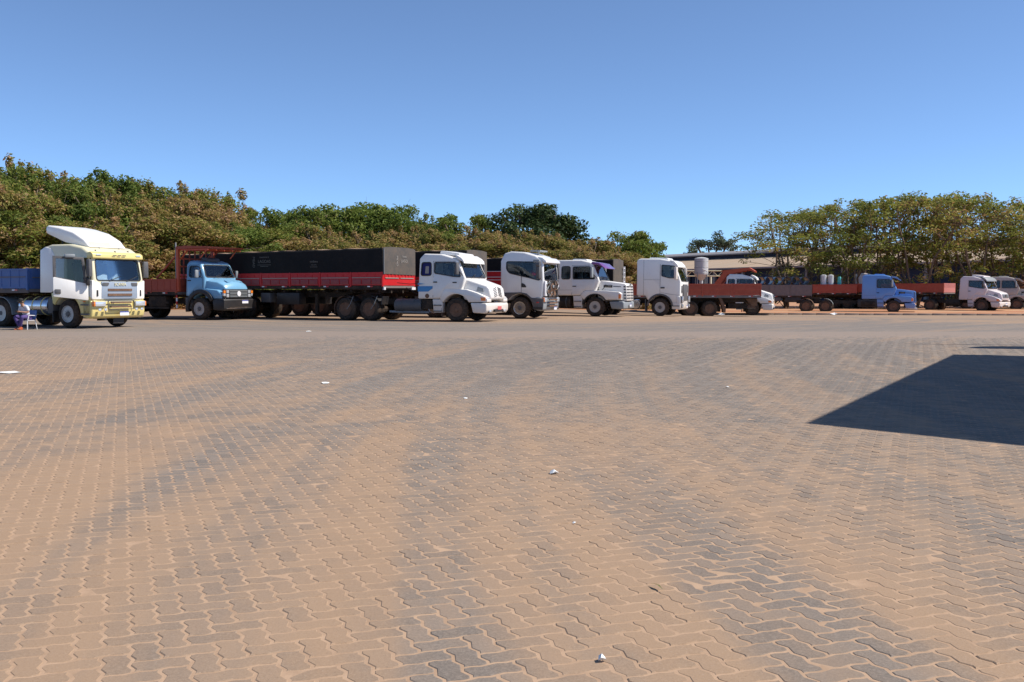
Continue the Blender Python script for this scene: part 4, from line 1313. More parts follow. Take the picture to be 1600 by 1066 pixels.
def cabover(name, label, cat, loc, a, d, mats, axles, rear_x, rim='steel', group=None):
    root = thing(name, label, cat, loc, -a, group)
    fn = tumble(1.75, 0.035, 0.5, 0.05)
    cab(root, d['prof'], d['hw'], mats['body'], d['wins'], d['scr'], fn, bevel=d.get('bevel', 0.09), door_hole=d.get('door_hole'), seat_x=0.15, floor=d.get('floor', 1.35))
    rails(root, 0.9, rear_x)
    axle(root, 0, rim=rim)
    MB().box((-0.1, 0, 0.95), (1.4, 0.8, 0.5)).build('engine', CHASSIS, root, bevel=0.05)
    for x in axles: axle(root, x, rim=d.get('rear_rim', rim), dual=True)
    fifth_wheel(root, sum(axles) / len(axles))
    return root, fn
# ------------------------------------------------------------------ load bodies and trailers
def dropside_body(root, x0, L, zf, zt, mat, n=6, hw=1.27, front=True, rear=True, strip=None, ribs=2, rail=CHASSIS, reflect=True, rot=None, front_mat=None):
    """a flat bed with hinged side panels between posts; x0 is the front end, L its length to the rear"""
    MB().box((x0 - L / 2, 0, zf - 0.07), (L, hw * 2 - 0.06, 0.10)).build('bed_floor', WOODG, root)
    for sd in (-1, 1):
        ro = MB().box((x0 - L / 2, sd * (hw - 0.01), zf - 0.08), (L, 0.05, 0.15)).build('side_rail', rail, root)
        if reflect:
            m = max(2, int(L / 1.2))
            for i in range(m):
                xx = x0 - L * (i + 0.5) / m
                MB().box((xx, sd * (hw + 0.02), zf - 0.05), (0.15, 0.012, 0.05)).build('reflector', LAMPR, ro)
                MB().box((xx - 0.15, sd * (hw + 0.02), zf - 0.05), (0.15, 0.012, 0.05)).build('reflector', PLATE, ro)
        w = L / n
        for i in range(n):
            xc = x0 - w * (i + 0.5)
            p = MB().box((xc, sd * hw, (zf + zt) / 2), (w - 0.10, 0.035, zt - zf - 0.02)).build('side_panel', mat, root)
            h = zt - zf
            for r_ in range(ribs):
                MB().box((xc, sd * (hw + 0.025), zf + h * (0.06 + 0.88 * r_ / max(1, ribs - 1))), (w - 0.12, 0.03, 0.06)).build('rib', mat, p)
            for k in (-0.25, 0.0, 0.25):
                MB().box((xc + k * w, sd * (hw + 0.02), zf + h * 0.5), (0.05, 0.022, h * 0.86)).build('stiffener', mat, p)
            if mat is RED and strip:
                for k in (-0.30, 0.0, 0.30): MB().box((xc + k * w, sd * (hw + 0.036), zf + h * 0.27), (w * 0.27, 0.022, h * 0.40)).build('lower_band', MAROON, p, bevel=0.008)
            if strip: MB().box((xc, sd * (hw + 0.045), zf + h * 0.58), (w - 0.2, 0.012, 0.035)).build('trim_strip', strip, p)
        for i in range(n + 1):
            xx = x0 - min(max(w * i, 0.035), L - 0.035)
            MB().box((xx, sd * (hw + 0.004), (zf + zt) / 2 - 0.02), (0.075, 0.07, zt - zf + 0.06)).build('post', mat, root)
    if front:
        o = MB().box((x0 - 0.02, 0, (zf + zt) / 2), (0.05, hw * 2 - 0.08, zt - zf)).build('front_board', front_mat or mat, root)
        for k in range(9): MB().box((x0 + 0.012, -hw * 0.86 + k * hw * 0.215, zf + (zt - zf) * 0.76), (0.022, 0.10, (zt - zf) * 0.40)).build('stiffener', front_mat or mat, o)
        if strip:
            for sd in (-1, 1): MB().box((x0 + 0.03, sd * hw * 0.47, zf + (zt - zf) * 0.56), (0.012, hw * 0.84, 0.035)).build('trim_strip', strip, o)
    if rear:
        MB().box((x0 - L + 0.02, 0, (zf + zt) / 2), (0.05, hw * 2 - 0.08, zt - zf)).build('tailboard', mat, root)

def tarp_cover(root, x0, L, zb, zt, hw=1.30, seed=0, sag=0.022):
    rs = np.random.RandomState(seed)
    NS = 36
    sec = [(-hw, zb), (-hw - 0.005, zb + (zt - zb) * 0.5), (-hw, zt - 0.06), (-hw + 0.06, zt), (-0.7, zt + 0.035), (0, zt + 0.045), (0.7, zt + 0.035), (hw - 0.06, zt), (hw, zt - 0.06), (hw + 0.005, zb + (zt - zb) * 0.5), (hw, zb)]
    b = MB()
    m = len(sec)
    for k in range(NS + 1):
        x = x0 - L * k / NS
        bow = math.sin(math.pi * ((k / NS * 6) % 1.0))
        s_ = -sag * bow - 0.10 * (k / NS) ** 1.2 + rs.normal(0, 0.006)
        for (y, z) in sec:
            top = ss(zb + 0.3, zt, z)
            b.v.append((x, y * (1 - 0.012 * bow * (0.3 + top)) + rs.normal(0, 0.004), z + s_ * top + rs.normal(0, 0.005)))
    for k in range(NS):
        for j in range(m - 1):
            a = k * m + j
            b.f.append((a, a + m, a + m + 1, a + 1))
            b.m.append(1 if 3 <= j <= 6 else 0)
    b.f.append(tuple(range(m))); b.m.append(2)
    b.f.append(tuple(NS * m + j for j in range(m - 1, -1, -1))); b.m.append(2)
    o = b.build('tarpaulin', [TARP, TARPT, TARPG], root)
    # front flap with its own edge, rope hooks below
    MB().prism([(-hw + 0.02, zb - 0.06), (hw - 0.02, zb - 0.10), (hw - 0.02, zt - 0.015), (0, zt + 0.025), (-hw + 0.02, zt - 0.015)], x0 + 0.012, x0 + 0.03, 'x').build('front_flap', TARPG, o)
    return o

def bogie(root, xs, rim='rust'):
    for x in xs: axle(root, x, rim=rim, dual=True)

def underside(root, x0, L, box=True):
    b = MB()
    for sd in (-1, 1):
        b.prism([(x0 - 0.1, 1.25), (x0 - 0.1, 1.40), (x0 - L, 1.40), (x0 - L, 1.05), (x0 - 3.2, 1.05), (x0 - 2.2, 1.25)], sd * 0.46 - 0.05, sd * 0.46 + 0.05)
    for i in range(int(L / 0.8)): b.box((x0 - 0.3 - i * 0.8, 0, 1.34), (0.08, 2.3, 0.09))
    b.build('chassis_frame', CHASSIS, root)
    for sd in (-1, 1):
        MB().box((x0 - 4.2, sd * 0.75, 0.75), (0.14, 0.14, 0.9)).box((x0 - 4.2, sd * 0.75, 0.28), (0.3, 0.26, 0.04)).build('landing_leg', CHASSIS, root)
    if box:
        for sd in (-1, 1):
            MB().box((x0 - 5.6, sd * 0.98, 0.98), (1.4, 0.5, 0.56)).build('tool_box', BLACK, root, bevel=0.03)
            MB().box((x0 - 7.0, sd * 1.0, 1.02), (0.6, 0.45, 0.46)).build('water_box', DGREY, root, bevel=0.03)

def place(px, D, a, yl):
    """ground point whose local offset (0, yl) shows at column px, depth D"""
    x, y, z = at(px, D)
    X, Y = x - math.sin(a) * yl, y - math.cos(a) * yl
    return (X, Y, gz(x, y))

def shift(loc, a, dx, dy=0.0):
    return (loc[0] + dx * math.cos(a) + dy * math.sin(a), loc[1] - dx * math.sin(a) + dy * math.cos(a), loc[2])

def tarp_trailer(name, label, px, D, a, L, zf, zs, zt, mat, n, axles_x, strip=None, group=None, seed=0, ladder=False, front_mat=None):
    loc = place(px, D, a, -1.29)
    root = thing(name, label, 'trailer', loc, -a, group)
    dropside_body(root, 0, L, zf, zs, mat, n, strip=strip, front_mat=front_mat)
    tarp_cover(root, 0.01, L, zs - 0.02, zt, seed=seed)
    underside(root, 0, L)
    bogie(root, axles_x)
    return root, loc

# ================================================================== first lorry: yellow and white flat-nosed tractor, door ajar
A1 = R(25)
L1_ = place(106, 35.0, A1, -1.2)
prof = [(-1.33, 1.34), (-0.76, 1.30), (-0.70, 0.95)] + arc(0, 0.52, 0.68, 155, 15, 9) + [(0.72, 0.46), (1.18, 0.46), (1.24, 1.05), (1.30, 1.72), (1.18, 2.52), (1.10, 2.74), (0.72, 2.95), (0.1, 3.06), (-0.85, 3.06), (-1.18, 2.98), (-1.33, 2.78)]
d1 = dict(prof=prof, hw=1.22, scr=dict(p0=(1.30, 1.72), p1=(1.18, 2.52), w0=1.06, w1=1.04),
          wins=[dict(poly=rpoly([(-0.02, 1.80), (0.95, 1.62), (1.05, 1.8), (0.98, 2.46), (-0.02, 2.50)], 0.06), sides=(1,))],
          door_hole=rpoly([(-0.12, 1.18), (0.60, 1.18), (1.10, 1.5), (1.06, 2.55), (-0.12, 2.58)], 0.06), bevel=0.10, rear_rim='steel')
t1, fn1 = cabover('tractor_truck', 'yellow and white flat-nosed lorry with passenger door ajar and raised roof deflector', 'truck', L1_, A1, d1, dict(body=CREAM), [-3.55], -4.3, 'steel')
# white rear side fairings and roof trim
for sd in (-1, 1):
    MB().prism([(-1.36, 1.30), (-0.78, 1.30), (-0.60, 1.42), (-0.60, 2.62), (-0.80, 2.92), (-1.10, 2.98), (-1.36, 2.86)], sd * 1.19, sd * 1.245).build('side_fairing', WHITE, t1, bevel=0.02, fn=fn1)
    MB().prism([(-0.56, 1.30), (-0.14, 1.18), (-0.14, 2.62), (-0.56, 2.62)], sd * 1.19, sd * 1.236).build('pillar_panel', WHITE, t1, bevel=0.01, fn=fn1)
    # yellow skirt round the wheel and the steps
    MB().prism([(-0.78, 1.29), (-0.72, 0.90)] + arc(0, 0.52, 0.69, 152, 15, 9) + [(0.72, 0.46), (1.15, 0.46), (1.2, 1.15), (0.66, 1.16), (-0.1, 1.27)], sd * 1.19, sd * 1.24).build('wheel_arch_panel', YELLOW, t1, bevel=0.015)
    for z in (0.52, 0.86): MB().box((0.95, sd * 1.25, z), (0.42, 0.06, 0.05)).build('step_tread', DGREY, t1)
    lamp(t1, (0.90, sd * 1.25, 0.98), (0.12, 0.03, 0.05), LAMPO, 'side_marker')
    # white corner panels beside the grille
    MB().prism(rpoly([(sd * 1.22, 1.06), (sd * 0.72, 1.06), (sd * 0.80, 1.52), (sd * 0.96, 1.68), (sd * 1.22, 1.76)], 0.06), 1.17, 1.315, 'x').build('corner_panel', WHITE, t1, bevel=0.03, fn=lambda x, y, z: (x + 0.03 * (z - 1.4) - 0.10 * max(0, abs(y) - 0.8), y, z))
    MB().box((1.29, sd * 1.0, 1.28), (0.04, 0.06, 0.22)).build('corner_vent', BLACK, t1)
    lamp(t1, (1.30, sd * 0.93, 0.89), (0.14, 0.46, 0.17), LAMPW, 'headlight', YELLOW)
    lamp(t1, (1.27, sd * 1.165, 0.89), (0.18, 0.10, 0.17), LAMPO, 'indicator')
    for yy in (0.72, 0.98): lamp(t1, (1.375, sd * yy, 0.68), (0.03, 0.12, 0.09), LAMPW, 'fog_lamp')
mt = MB().prism([(-0.84, 1.06), (0.84, 1.06), (0.84, 1.70), (-0.84, 1.70)], 1.22, 1.325, 'x').build('grille', GBLUE, t1, bevel=0.03, fn=lambda x, y, z: (x + 0.05 * (z - 1.4), y, z))
for z, w in ((1.40, 1.12), (1.22, 1.12)): MB().box((1.326, 0, z), (0.03, w, 0.085)).build('grille_slot', RUST, mt)
for sd in (-1, 1): MB().prism(rpoly([(sd * 0.82, 1.54), (sd * 0.55, 1.54), (sd * 0.50, 1.66), (sd * 0.82, 1.66)], 0.05), 1.31, 1.346, 'x').build('grille_corner', DGREY, mt)
text('lettering', 'SCANIA', 0.155, CREAM, mt, (1.352, 0, 1.60), FX, 0.008)
bp = [(0.80, 1.02), (1.30, 1.04), (1.36, 0.98), (1.39, 0.62), (1.34, 0.42), (1.22, 0.36), (0.80, 0.40)]
bo = MB().prism(bp, -1.24, 1.24).build('bumper', YELLOW, t1, bevel=0.06, seg=3, fn=lambda x, y, z: (x - 0.35 * max(0, abs(y) - 0.85) * (x > 1.1), y, z))
for z, w in ((0.94, 0.95), (0.78, 0.95)): MB().box((1.37, 0, z), (0.05, w, 0.065)).build('grille_slot', RUST, bo)
MB().ring(rpoly([(-0.62, 0.68), (0.62, 0.68), (0.62, 1.02), (-0.62, 1.02)], 0.08), rpoly([(-0.60, 0.70), (0.60, 0.70), (0.60, 1.0), (-0.60, 1.0)], 0.08), 1.36, 1.392, 'x').build('grille_outline', DGREY, bo)
text('model_lettering', 'P 310', 0.10, INK, bo, (1.392, -0.47, 0.90), FX)
plate(t1, 1.395, 0.12, 0.53)
vis = [(1.02, 2.52), (1.30, 2.52), (1.34, 2.56), (1.32, 2.70), (1.20, 2.78), (1.02, 2.74)]
vo = MB().prism(vis, -1.17, 1.17).build('sun_visor', YELLOW, t1, bevel=0.03, fn=lambda x, y, z: (x - 0.12 * max(0, abs(y) - 0.8), y, z))
for k in range(3): MB().box((1.335, 0.0 + (k - 1) * 0.22, 2.66), (0.008, 0.17, 0.035)).build('lettering_block', DGREY, vo)
for sd in (-1, 1): MB().box((1.31, sd * 0.92, 2.67), (0.012, 0.22, 0.04)).build('marker_lamp', LAMPW, vo)
for (x_, y_) in ((0.95, -0.75), (1.0, 0.1), (0.95, 0.75), (0.75, -0.4), (0.75, 0.5)): MB().box((x_, y_, 2.92 - (x_ - 0.75) * 0.45), (0.06, 0.03, 0.05)).build('roof_clip', DGREY, t1)
# door, hinged at the front edge, standing ajar
door = link('door', MB().prism(rpoly([(-1.14, 1.16), (-0.46, 1.08), (0.0, 1.02), (0.0, 1.60), (-0.12, 1.64), (-1.14, 1.86)], 0.05), -0.055, 0.0).mesh('door', WHITE, bevel=0.02), t1, (1.10, -1.235, 0), (0, 0, R(56)))
fo_, fi_ = [(-1.14, 1.84), (-0.06, 1.60), (-0.05, 1.9), (-0.13, 2.56), (-1.14, 2.60)], [(-1.04, 1.86), (-0.16, 1.665), (-0.15, 1.92), (-0.21, 2.47), (-1.04, 2.51)]
MB().ring(fo_, fi_, -0.05, -0.005).build('window_frame', DGREY, door, bevel=0.008)
MB().prism(inset(fi_, -0.012), -0.03, -0.022).build('window', GLASS, door)
MB().box((-1.0, -0.07, 1.34), (0.2, 0.04, 0.16)).build('door_handle', DGREY, door, bevel=0.02)
MB().box((-0.6, -0.16, 2.60), (0.34, 0.22, 0.13)).build('kerb_mirror', MGREY, door, bevel=0.04)
MB().box((-0.02, -0.16, 1.70), (0.12, 0.14, 0.3)).build('mirror_foot', BLACK, door, bevel=0.03)
mirror(t1, (1.32, -1.36, 2.18), (1.15, -1.15, 2.56), (1.16, -1.16, 1.76), DGREY, (0.14, 0.2, 0.62), 0.3)
mirror(t1, (1.26, 1.30, 2.16), (1.15, 1.15, 2.56), (1.16, 1.16, 1.76), DGREY, (0.14, 0.2, 0.62), -0.3)
# raised deflector board, cooler box, strut
df = MB().prism([(0.80, 3.00), (0.50, 3.30), (-0.05, 3.58), (-0.75, 3.76), (-1.36, 3.86), (-1.46, 3.78), (-1.44, 3.56), (-1.22, 3.48), (-0.45, 3.20), (0.10, 3.10)], -0.86, 0.86).build('roof_deflector', WHITE, t1, bevel=0.07, seg=3, fn=lambda x, y, z: (x, y, z - 0.10 * abs(y) ** 2.5))
MB().prism(rpoly([(0.78, 2.98), (-0.1, 3.04), (-0.05, 3.20), (0.60, 3.16)], 0.04), -0.75, 0.2).build('cooler_box', CREAM, t1, bevel=0.02)
MB().tube((-1.05, -0.45, 3.0), (-1.12, -0.45, 3.56), 0.022).tube((-1.05, 0.45, 3.0), (-1.12, 0.45, 3.56), 0.022).build('deflector_strut', BLACK, t1)
MB().path([(-1.30, -0.9, 2.8), (-1.42, -0.9, 2.86), (-1.42, 0.3, 2.86)], 0.015).build('rail', MGREY, t1)
fuel_tank(t1, -2.55, -1.05, -0.92, 0.80, 0.34, CHROME, 3, YELLOW)
MB().box((-0.90, -0.95, 0.80), (0.28, 0.5, 0.55)).build('battery_box', DGREY, t1, bevel=0.03)
mudguard(t1, -3.55, -1.22, -0.62, 0.60, -5, 185, MGREY)
mudguard(t1, -3.55, 0.62, 1.22, 0.60, -5, 185, MGREY)
for sd in (-1, 1): MB().box((-0.74, sd * 1.0, 0.42), (0.03, 0.46, 0.42)).build('mudflap', BLACK, t1)
MB().box((1.0, 0.2, 0.26), (0.02, 0.5, 0.22)).build('mudflap', BLACK, t1)
# things lying on the dashboard
for i, (y0, lab) in enumerate(((-0.55, 'white papers on the dashboard of the yellow lorry, nearest its door'), (0.08, 'large white sheet lying on the dashboard of the yellow lorry, in the middle'), (0.75, 'crumpled white papers on the far end of the dashboard of the yellow lorry'))):
    p = shift(L1_, A1, 1.02, y0)
    o = MB().prism([(-0.16, -0.24), (-0.05, -0.10), (0.05, -0.26), (0.12, 0.0), (0.08, 0.2), (-0.06, 0.12), (-0.14, 0.24)], -0.10, 0.10, 'z').build('paper_pile', PAPER, None, fn=lambda x, y, z: (x * (1.0 if z < 0 else 0.55), y, z + (0.06 * math.sin(11 * y + i) - 0.3 * abs(y) if z > 0 else 0)))
    o.location = (p[0], p[1], p[2] + 1.86)
    o.rotation_euler = (0, 0, -A1 + 0.3 * i)
    tag(o, lab, 'papers')

tb = thing('dropside_trailer', 'blue dropside trailer coupled behind the yellow flat-nosed lorry', 'trailer', shift(L1_, A1, -1.95), -A1)
dropside_body(tb, 0, 11.5, 1.44, 2.20, TBLUE, 6, strip=WOODG, rail=plain('rail_grey', (0.12, 0.11, 0.11), 0.8))
underside(tb, 0, 11.5)
bogie(tb, (-8.2, -9.4, -10.6))

# ================================================================== old round-bonnet lorry with red flat bed
A2 = R(25)
L2_ = place(311.5, 44.6, A2, -1.2)
t2, _ = bonnet_truck('flatbed_truck', 'light blue round-bonnet lorry with red flat bed and red canopy over its cab', 'truck', L2_, A2, 'round', dict(body=LBLUE, bumper=BLACK, grille=BLACK), [-4.6], -6.6, 'rust', None, front_rim='steel', fifth=False)
dropside_body(t2, -1.35, 6.4, 1.30, 1.92, DRED, 4, hw=1.2)
MB().box((-4.55, 0, 1.12), (6.2, 0.9, 0.16)).build('sub_frame', CHASSIS, t2)
for sd in (-1, 1):
    MB().box((-1.30, sd * 1.14, 2.35), (0.13, 0.13, 2.05)).build('canopy_post', ORANGE, t2)
    MB().tube((-1.34, sd * 1.1, 3.1), (-2.7, sd * 1.1, 1.95), 0.05).build('canopy_brace', DRED, t2)
    MB().tube((-1.26, sd * 1.0, 2.85), (-0.75, sd * 1.0, 3.33), 0.045).build('canopy_brace', ORANGE, t2)
    MB().tube((0.35, sd * 1.0, 3.30), (-0.05, sd * 1.0, 2.9), 0.03).build('canopy_brace', ORANGE, t2)
cp = MB().prism([(-1.36, 3.30), (0.55, 3.34), (0.62, 3.40), (-0.7, 3.46), (-1.36, 3.42)], -1.22, 1.22).build('canopy', DRED, t2)
for yy in (-1.1, -0.55, 0, 0.55, 1.1): MB().box((-0.4, yy, 3.27), (1.8, 0.05, 0.07)).build('canopy_rib', ORANGE, cp)
for z in (2.02, 2.5, 2.86): MB().box((-1.30, 0, z), (0.07, 2.2, 0.07)).build('headboard_bar', ORANGE, t2)
for yy in (-0.75, -0.35, 0.0, 0.35, 0.75): MB().box((-1.33, yy, 2.45), (0.05, 0.06, 1.7)).build('headboard_slat', DRED, t2)
MB().tube((-1.42, -1.15, 1.9), (-1.42, -1.15, 3.62), 0.03).build('flag_pole', MGREY, t2)
for k, mm in enumerate((PLATE, LAMPR, PLATE, LAMPR)): MB().box((-1.40, -1.16, 0.62 + 0.16 * k), (0.06, 0.05, 0.16)).build('striped_marker', mm, t2)
MB().box((-2.7, -0.85, 0.86), (1.1, 0.5, 0.5)).build('tool_box', CHASSIS, t2, bevel=0.03)
mudguard(t2, -4.6, -1.2, -0.6, 0.62, 10, 170, BLACK)
MB().box((-3.3, -1.05, 0.55), (2.6, 0.05, 0.1)).box((-3.3, -1.05, 0.8), (2.6, 0.05, 0.1)).build('side_guard', CHASSIS, t2)

# ================================================================== white long-bonnet lorry with tarpaulin trailer
A3 = R(22)
L3_ = place(712.6, 42.0, A3, -1.2)
t3, _ = bonnet_truck('tractor_truck', 'white long-bonnet lorry with blue stripe on the sleeper, nearest in the middle', 'truck', L3_, A3, 'long', dict(body=WHITE2, bumper=WHITE, grille=BLACK, curtain=NAVY, redplate=True), [-4.35, -5.6], -6.3, 'rust', (-3.1, -1.75, -0.9, 0.70, 0.30, DGREY, 2))
MB().prism([(-1.86, 1.32), (-1.10 - 0.25, 1.32), (-1.13, 1.46), (-1.13, 1.56), (-1.86, 1.56)], -1.2235, -1.226).build('stripe', STRIPE, t3)
MB().prism([(-1.86, 1.62), (-1.5, 1.66), (-1.86, 1.70)], -1.2235, -1.226).build('stripe', STRIPE, t3)
MB().prism(rpoly([(-1.52, 2.12), (-1.34, 2.12), (-1.34, 2.44), (-1.50, 2.44)], 0.03), -1.186, -1.191).build('window_print', INKW, t3, fn=tumble(1.8, 0.05))
MB().lathe([(0.07, 0), (0.10, 0), (0.10, 0.004), (0.07, 0.004)], (-1.40, -1.227, 1.13), 'y', 18).build('round_decal', RUST, t3)
MB().box((-0.05, -1.235, 1.72), (0.2, 0.012, 0.05)).build('model_badge', BLACK, t3, fn=tumble(1.8, 0.05))
text('lettering', '1935', 0.10, INK, t3, (1.30, -0.9, 1.02), (R(90), 0, R(14)))
MB().box((-1.45, -0.9, 0.75), (0.5, 0.5, 0.42)).build('battery_box', CHASSIS, t3, bevel=0.02)
MB().tube((-3.4, -1.0, 0.42), (-1.4, -1.0, 0.40), 0.05).build('side_tube', MGREY, t3)
for x_ in (-4.35, -5.6):
    mudguard(t3, x_, -1.2, -0.62, 0.60, 35, 80, BLACK)
mudguard(t3, -5.6, -1.2, -0.62, 0.60, 110, 200, RUST)
MB().box((-3.68, -0.95, 0.92), (0.06, 0.55, 0.36), rot=(0, 0.2, 0)).build('mudflap', BLACK, t3)
for x_ in (-4.35, -5.6): MB().path([(x_ + 0.1, -1.25, 0.52), (x_ + 0.28, -1.26, 0.75), (x_ + 0.42, -1.2, 1.12)], 0.012).build('air_hose', MGREY, t3)
MB().path([(-1.9, -0.5, 1.7), (-2.6, -0.6, 1.66), (-3.2, -0.7, 1.72)], 0.015).path([(-1.9, 0.2, 1.5), (-2.6, 0.1, 1.2), (-3.2, 0.2, 1.5)], 0.02).build('air_hose', BLACK, t3)
p = shift(L3_, A3, 0.12, -0.1)
for i, (yy, lab) in enumerate(((-0.55, 'pale bundle on the dashboard of the white long-bonnet lorry, near side'), (0.35, 'pale bundle on the dashboard of the white long-bonnet lorry, far side'))):
    p = shift(L3_, A3, 0.14, yy)
    o = MB().prism(rpoly([(-0.12, -0.3), (0.1, -0.26), (0.12, 0.26), (-0.1, 0.3)], 0.05), 0, 0.15, 'z').build('cloth_bundle', PAPER, None, fn=lambda x, y, z: (x, y, z * (1 + 0.4 * math.sin(7 * y))))
    o.location = (p[0], p[1], p[2] + 1.93)
    o.rotation_euler = (0, 0, -A3)
    tag(o, lab, 'cloth')

AT1 = R(28)
tr1, LT1 = tarp_trailer('tarpaulin_trailer', 'long red trailer under black tarpaulin coupled to the white long-bonnet lorry', 598.5, 43.3, AT1, 12.6, 1.60, 2.20, 3.30, RED, 7, (-8.6, -9.85, -11.1), strip=INKW, seed=1)
text('tarp_print', 'LAGOAS', 0.21, PRINT, tr1, (-6.95, -1.335, 2.76), RX)
text('tarp_print', 'TRANSPORTE', 0.10, PRINT, tr1, (-6.95, -1.335, 2.96), RX)
text('tarp_print', 'MEAD', 0.20, PRINT, tr1, (-7.62, -1.335, 2.74), (R(90), R(90), 0))
MB().box((-6.95, -1.335, 2.60), (0.85, 0.006, 0.02)).box((-6.95, -1.335, 2.53), (0.5, 0.006, 0.02)).build('tarp_print', PRINT, tr1)
text('tarp_print', 'vinilona', 0.16, PRINT, tr1, (-3.9, -1.335, 2.72), RX)
text('tarp_print', 'verona', 0.11, PRINT, tr1, (-3.9, -1.335, 2.57), RX)
MB().box((-3.9, -1.335, 2.47), (0.42, 0.006, 0.02)).build('tarp_print', PRINT, tr1)
text('tarp_print', 'LAGO', 0.20, INKW, tr1, (0.05, 0.35, 2.72), FX)
text('tarp_print', 'TRANS', 0.12, INKW, tr1, (0.05, 0.35, 2.92), FX)
text('tarp_print', 'MEAD', 0.18, INKW, tr1, (0.05, -0.22, 2.72), (R(90), R(90), R(90)))
MB().tube((0.06, -1.27, 2.1), (0.06, -1.27, 3.25), 0.014).build('rope', MGREY, tr1)
MB().box((0.03, -1.22, 1.46), (0.08, 0.12, 0.12)).box((0.03, 1.1, 1.46), (0.08, 0.3, 0.12)).build('coupling_plate', PLATE, tr1)

# ================================================================== silver flat-nosed lorry with its front panel missing
A4 = R(20)
L4_ = place(811.8, 46.5, A4, -1.2)
prof = [(-0.98, 1.22), (-0.78, 1.22), (-0.72, 0.95)] + arc(0, 0.52, 0.68, 150, 15, 9) + [(0.72, 0.5), (1.12, 0.5), (1.16, 1.0), (1.22, 1.80), (1.16, 2.70), (1.10, 2.86), (0.78, 3.05), (0.2, 3.22), (-0.45, 3.26), (-0.80, 3.16), (-0.98, 2.80)]
d4 = dict(prof=prof, hw=1.24, scr=dict(p0=(1.22, 1.85), p1=(1.15, 2.68), w0=1.08, w1=1.05), floor=1.4,
          wins=[dict(poly=rpoly([(-0.52, 2.22), (0.0, 2.10), (0.55, 1.98), (1.0, 1.86), (1.06, 2.0), (1.0, 2.72), (-0.66, 2.76), (-0.66, 2.40)], 0.09))], bevel=0.10)
t4, fn4 = cabover('tractor_truck', 'silver flat-nosed lorry with its front grille missing and engine parts showing', 'truck', L4_, A4, d4, dict(body=SILVER), [-3.3, -4.55], -5.2, 'chrome')
for sd in (-1, 1):
    MB().prism([(-1.0, 1.26), (-0.98, 0.45), (-0.72, 0.45)] + arc(0, 0.52, 0.70, 172, 8, 10) + [(0.76, 0.44), (1.20, 0.42), (1.24, 0.98), (0.62, 1.02), (0.38, 1.22), (0.1, 1.28)], sd * 1.18, sd * 1.262).build('wheel_arch_panel', DGREY, t4, bevel=0.02)
    seam(t4, [(0.10, 1.28), (0.10, 2.05)], 1.24, fn4)
    MB().prism(rpoly([(0.12, 1.52), (0.36, 1.52), (0.30, 1.64), (0.18, 1.72), (0.12, 1.72)], 0.03), sd * 1.2, sd * 1.252).build('door_handle', BLACK, t4, fn=fn4)
    MB().box((0.95, sd * 1.27, 0.52), (0.5, 0.04, 0.09)).build('step_tread', BLACK, t4)
    lamp(t4, (0.95, sd * 1.268, 0.80), (0.14, 0.03, 0.06), LAMPR, 'side_marker')
    mirror(t4, (1.08, sd * 1.50, 2.22), (1.05, sd * 1.16, 2.7), (1.1, sd * 1.18, 1.86), DGREY, (0.2, 0.24, 0.60), sd * 0.3)
    o = MB().lathe([(0, -0.16), (0.10, -0.14), (0.145, -0.04), (0.15, 0.05), (0, 0.06)], (1.10, sd * 1.52, 2.60), 'x', 14).build('wide_mirror', DGREY, t4)
    lamp(t4, (1.22, sd * 0.98, 0.92), (0.14, 0.40, 0.20), LAMPW, 'headlight', MGREY)
    lamp(t4, (1.20, sd * 1.19, 0.92), (0.14, 0.08, 0.20), LAMPO, 'indicator')
MB().box((0.92, -1.33, 2.78), (0.34, 0.2, 0.16)).build('kerb_mirror', MGREY, t4, bevel=0.05)
# open front: dark cavity, radiator, pipes, cross member
cav = MB().box((1.20, 0, 1.45), (0.10, 2.08, 0.82)).build('front_cavity', CHASSIS, t4)
rg = random.Random(4)
MB().box((1.255, 0.1, 1.42), (0.04, 1.1, 0.62)).build('radiator', RUST, cav)
for k in range(26):
    y0, z0 = rg.uniform(-0.95, 0.95), rg.uniform(1.12, 1.82)
    pts = [(1.26 + rg.uniform(0, 0.06), y0, z0)]
    for _ in range(rg.randint(2, 3)): pts.append((1.27 + rg.uniform(0, 0.07), min(1, max(-1, pts[-1][1] + rg.uniform(-0.4, 0.4))), min(1.85, max(1.1, pts[-1][2] + rg.uniform(-0.3, 0.3)))))
    MB().path(pts, rg.choice((0.012, 0.02, 0.03)), 6).build('pipe', rg.choice((BLACK, BLACK, MGREY, RUST, DGREY, PLATE)), cav)
for k in range(9):
    MB().box((1.28, rg.uniform(-0.9, 0.9), rg.uniform(1.15, 1.75)), (0.08, rg.uniform(0.08, 0.25), rg.uniform(0.07, 0.2))).build('engine_part', rg.choice((BLACK, RUST, DGREY, MGREY)), cav, bevel=0.01)
MB().prism(rpoly([(-1.15, 1.1), (-0.85, 1.1), (-0.82, 1.8), (-1.15, 1.84)], 0.05), 1.2, 1.30, 'x').build('reservoir', PLATE, cav, bevel=0.03)
bp = [(0.80, 1.04), (1.20, 1.05), (1.30, 1.0), (1.34, 0.66), (1.30, 0.44), (1.16, 0.38), (0.82, 0.42)]
bo = MB().prism(bp, -1.25, 1.25).build('bumper', MGREY, t4, bevel=0.06, seg=3, fn=lambda x, y, z: (x - 0.35 * max(0, abs(y) - 0.85) * (x > 1.1), y, z))
for z in (0.92, 0.76, 0.62): MB().box((1.325, 0, z), (0.05, 1.3, 0.075)).build('grille_slot', RUST, bo)
plate(t4, 1.345, 0.3, 0.50)
vis = [(0.95, 2.78), (1.28, 2.68), (1.38, 2.70), (1.36, 2.80), (1.18, 2.94), (0.95, 2.98)]
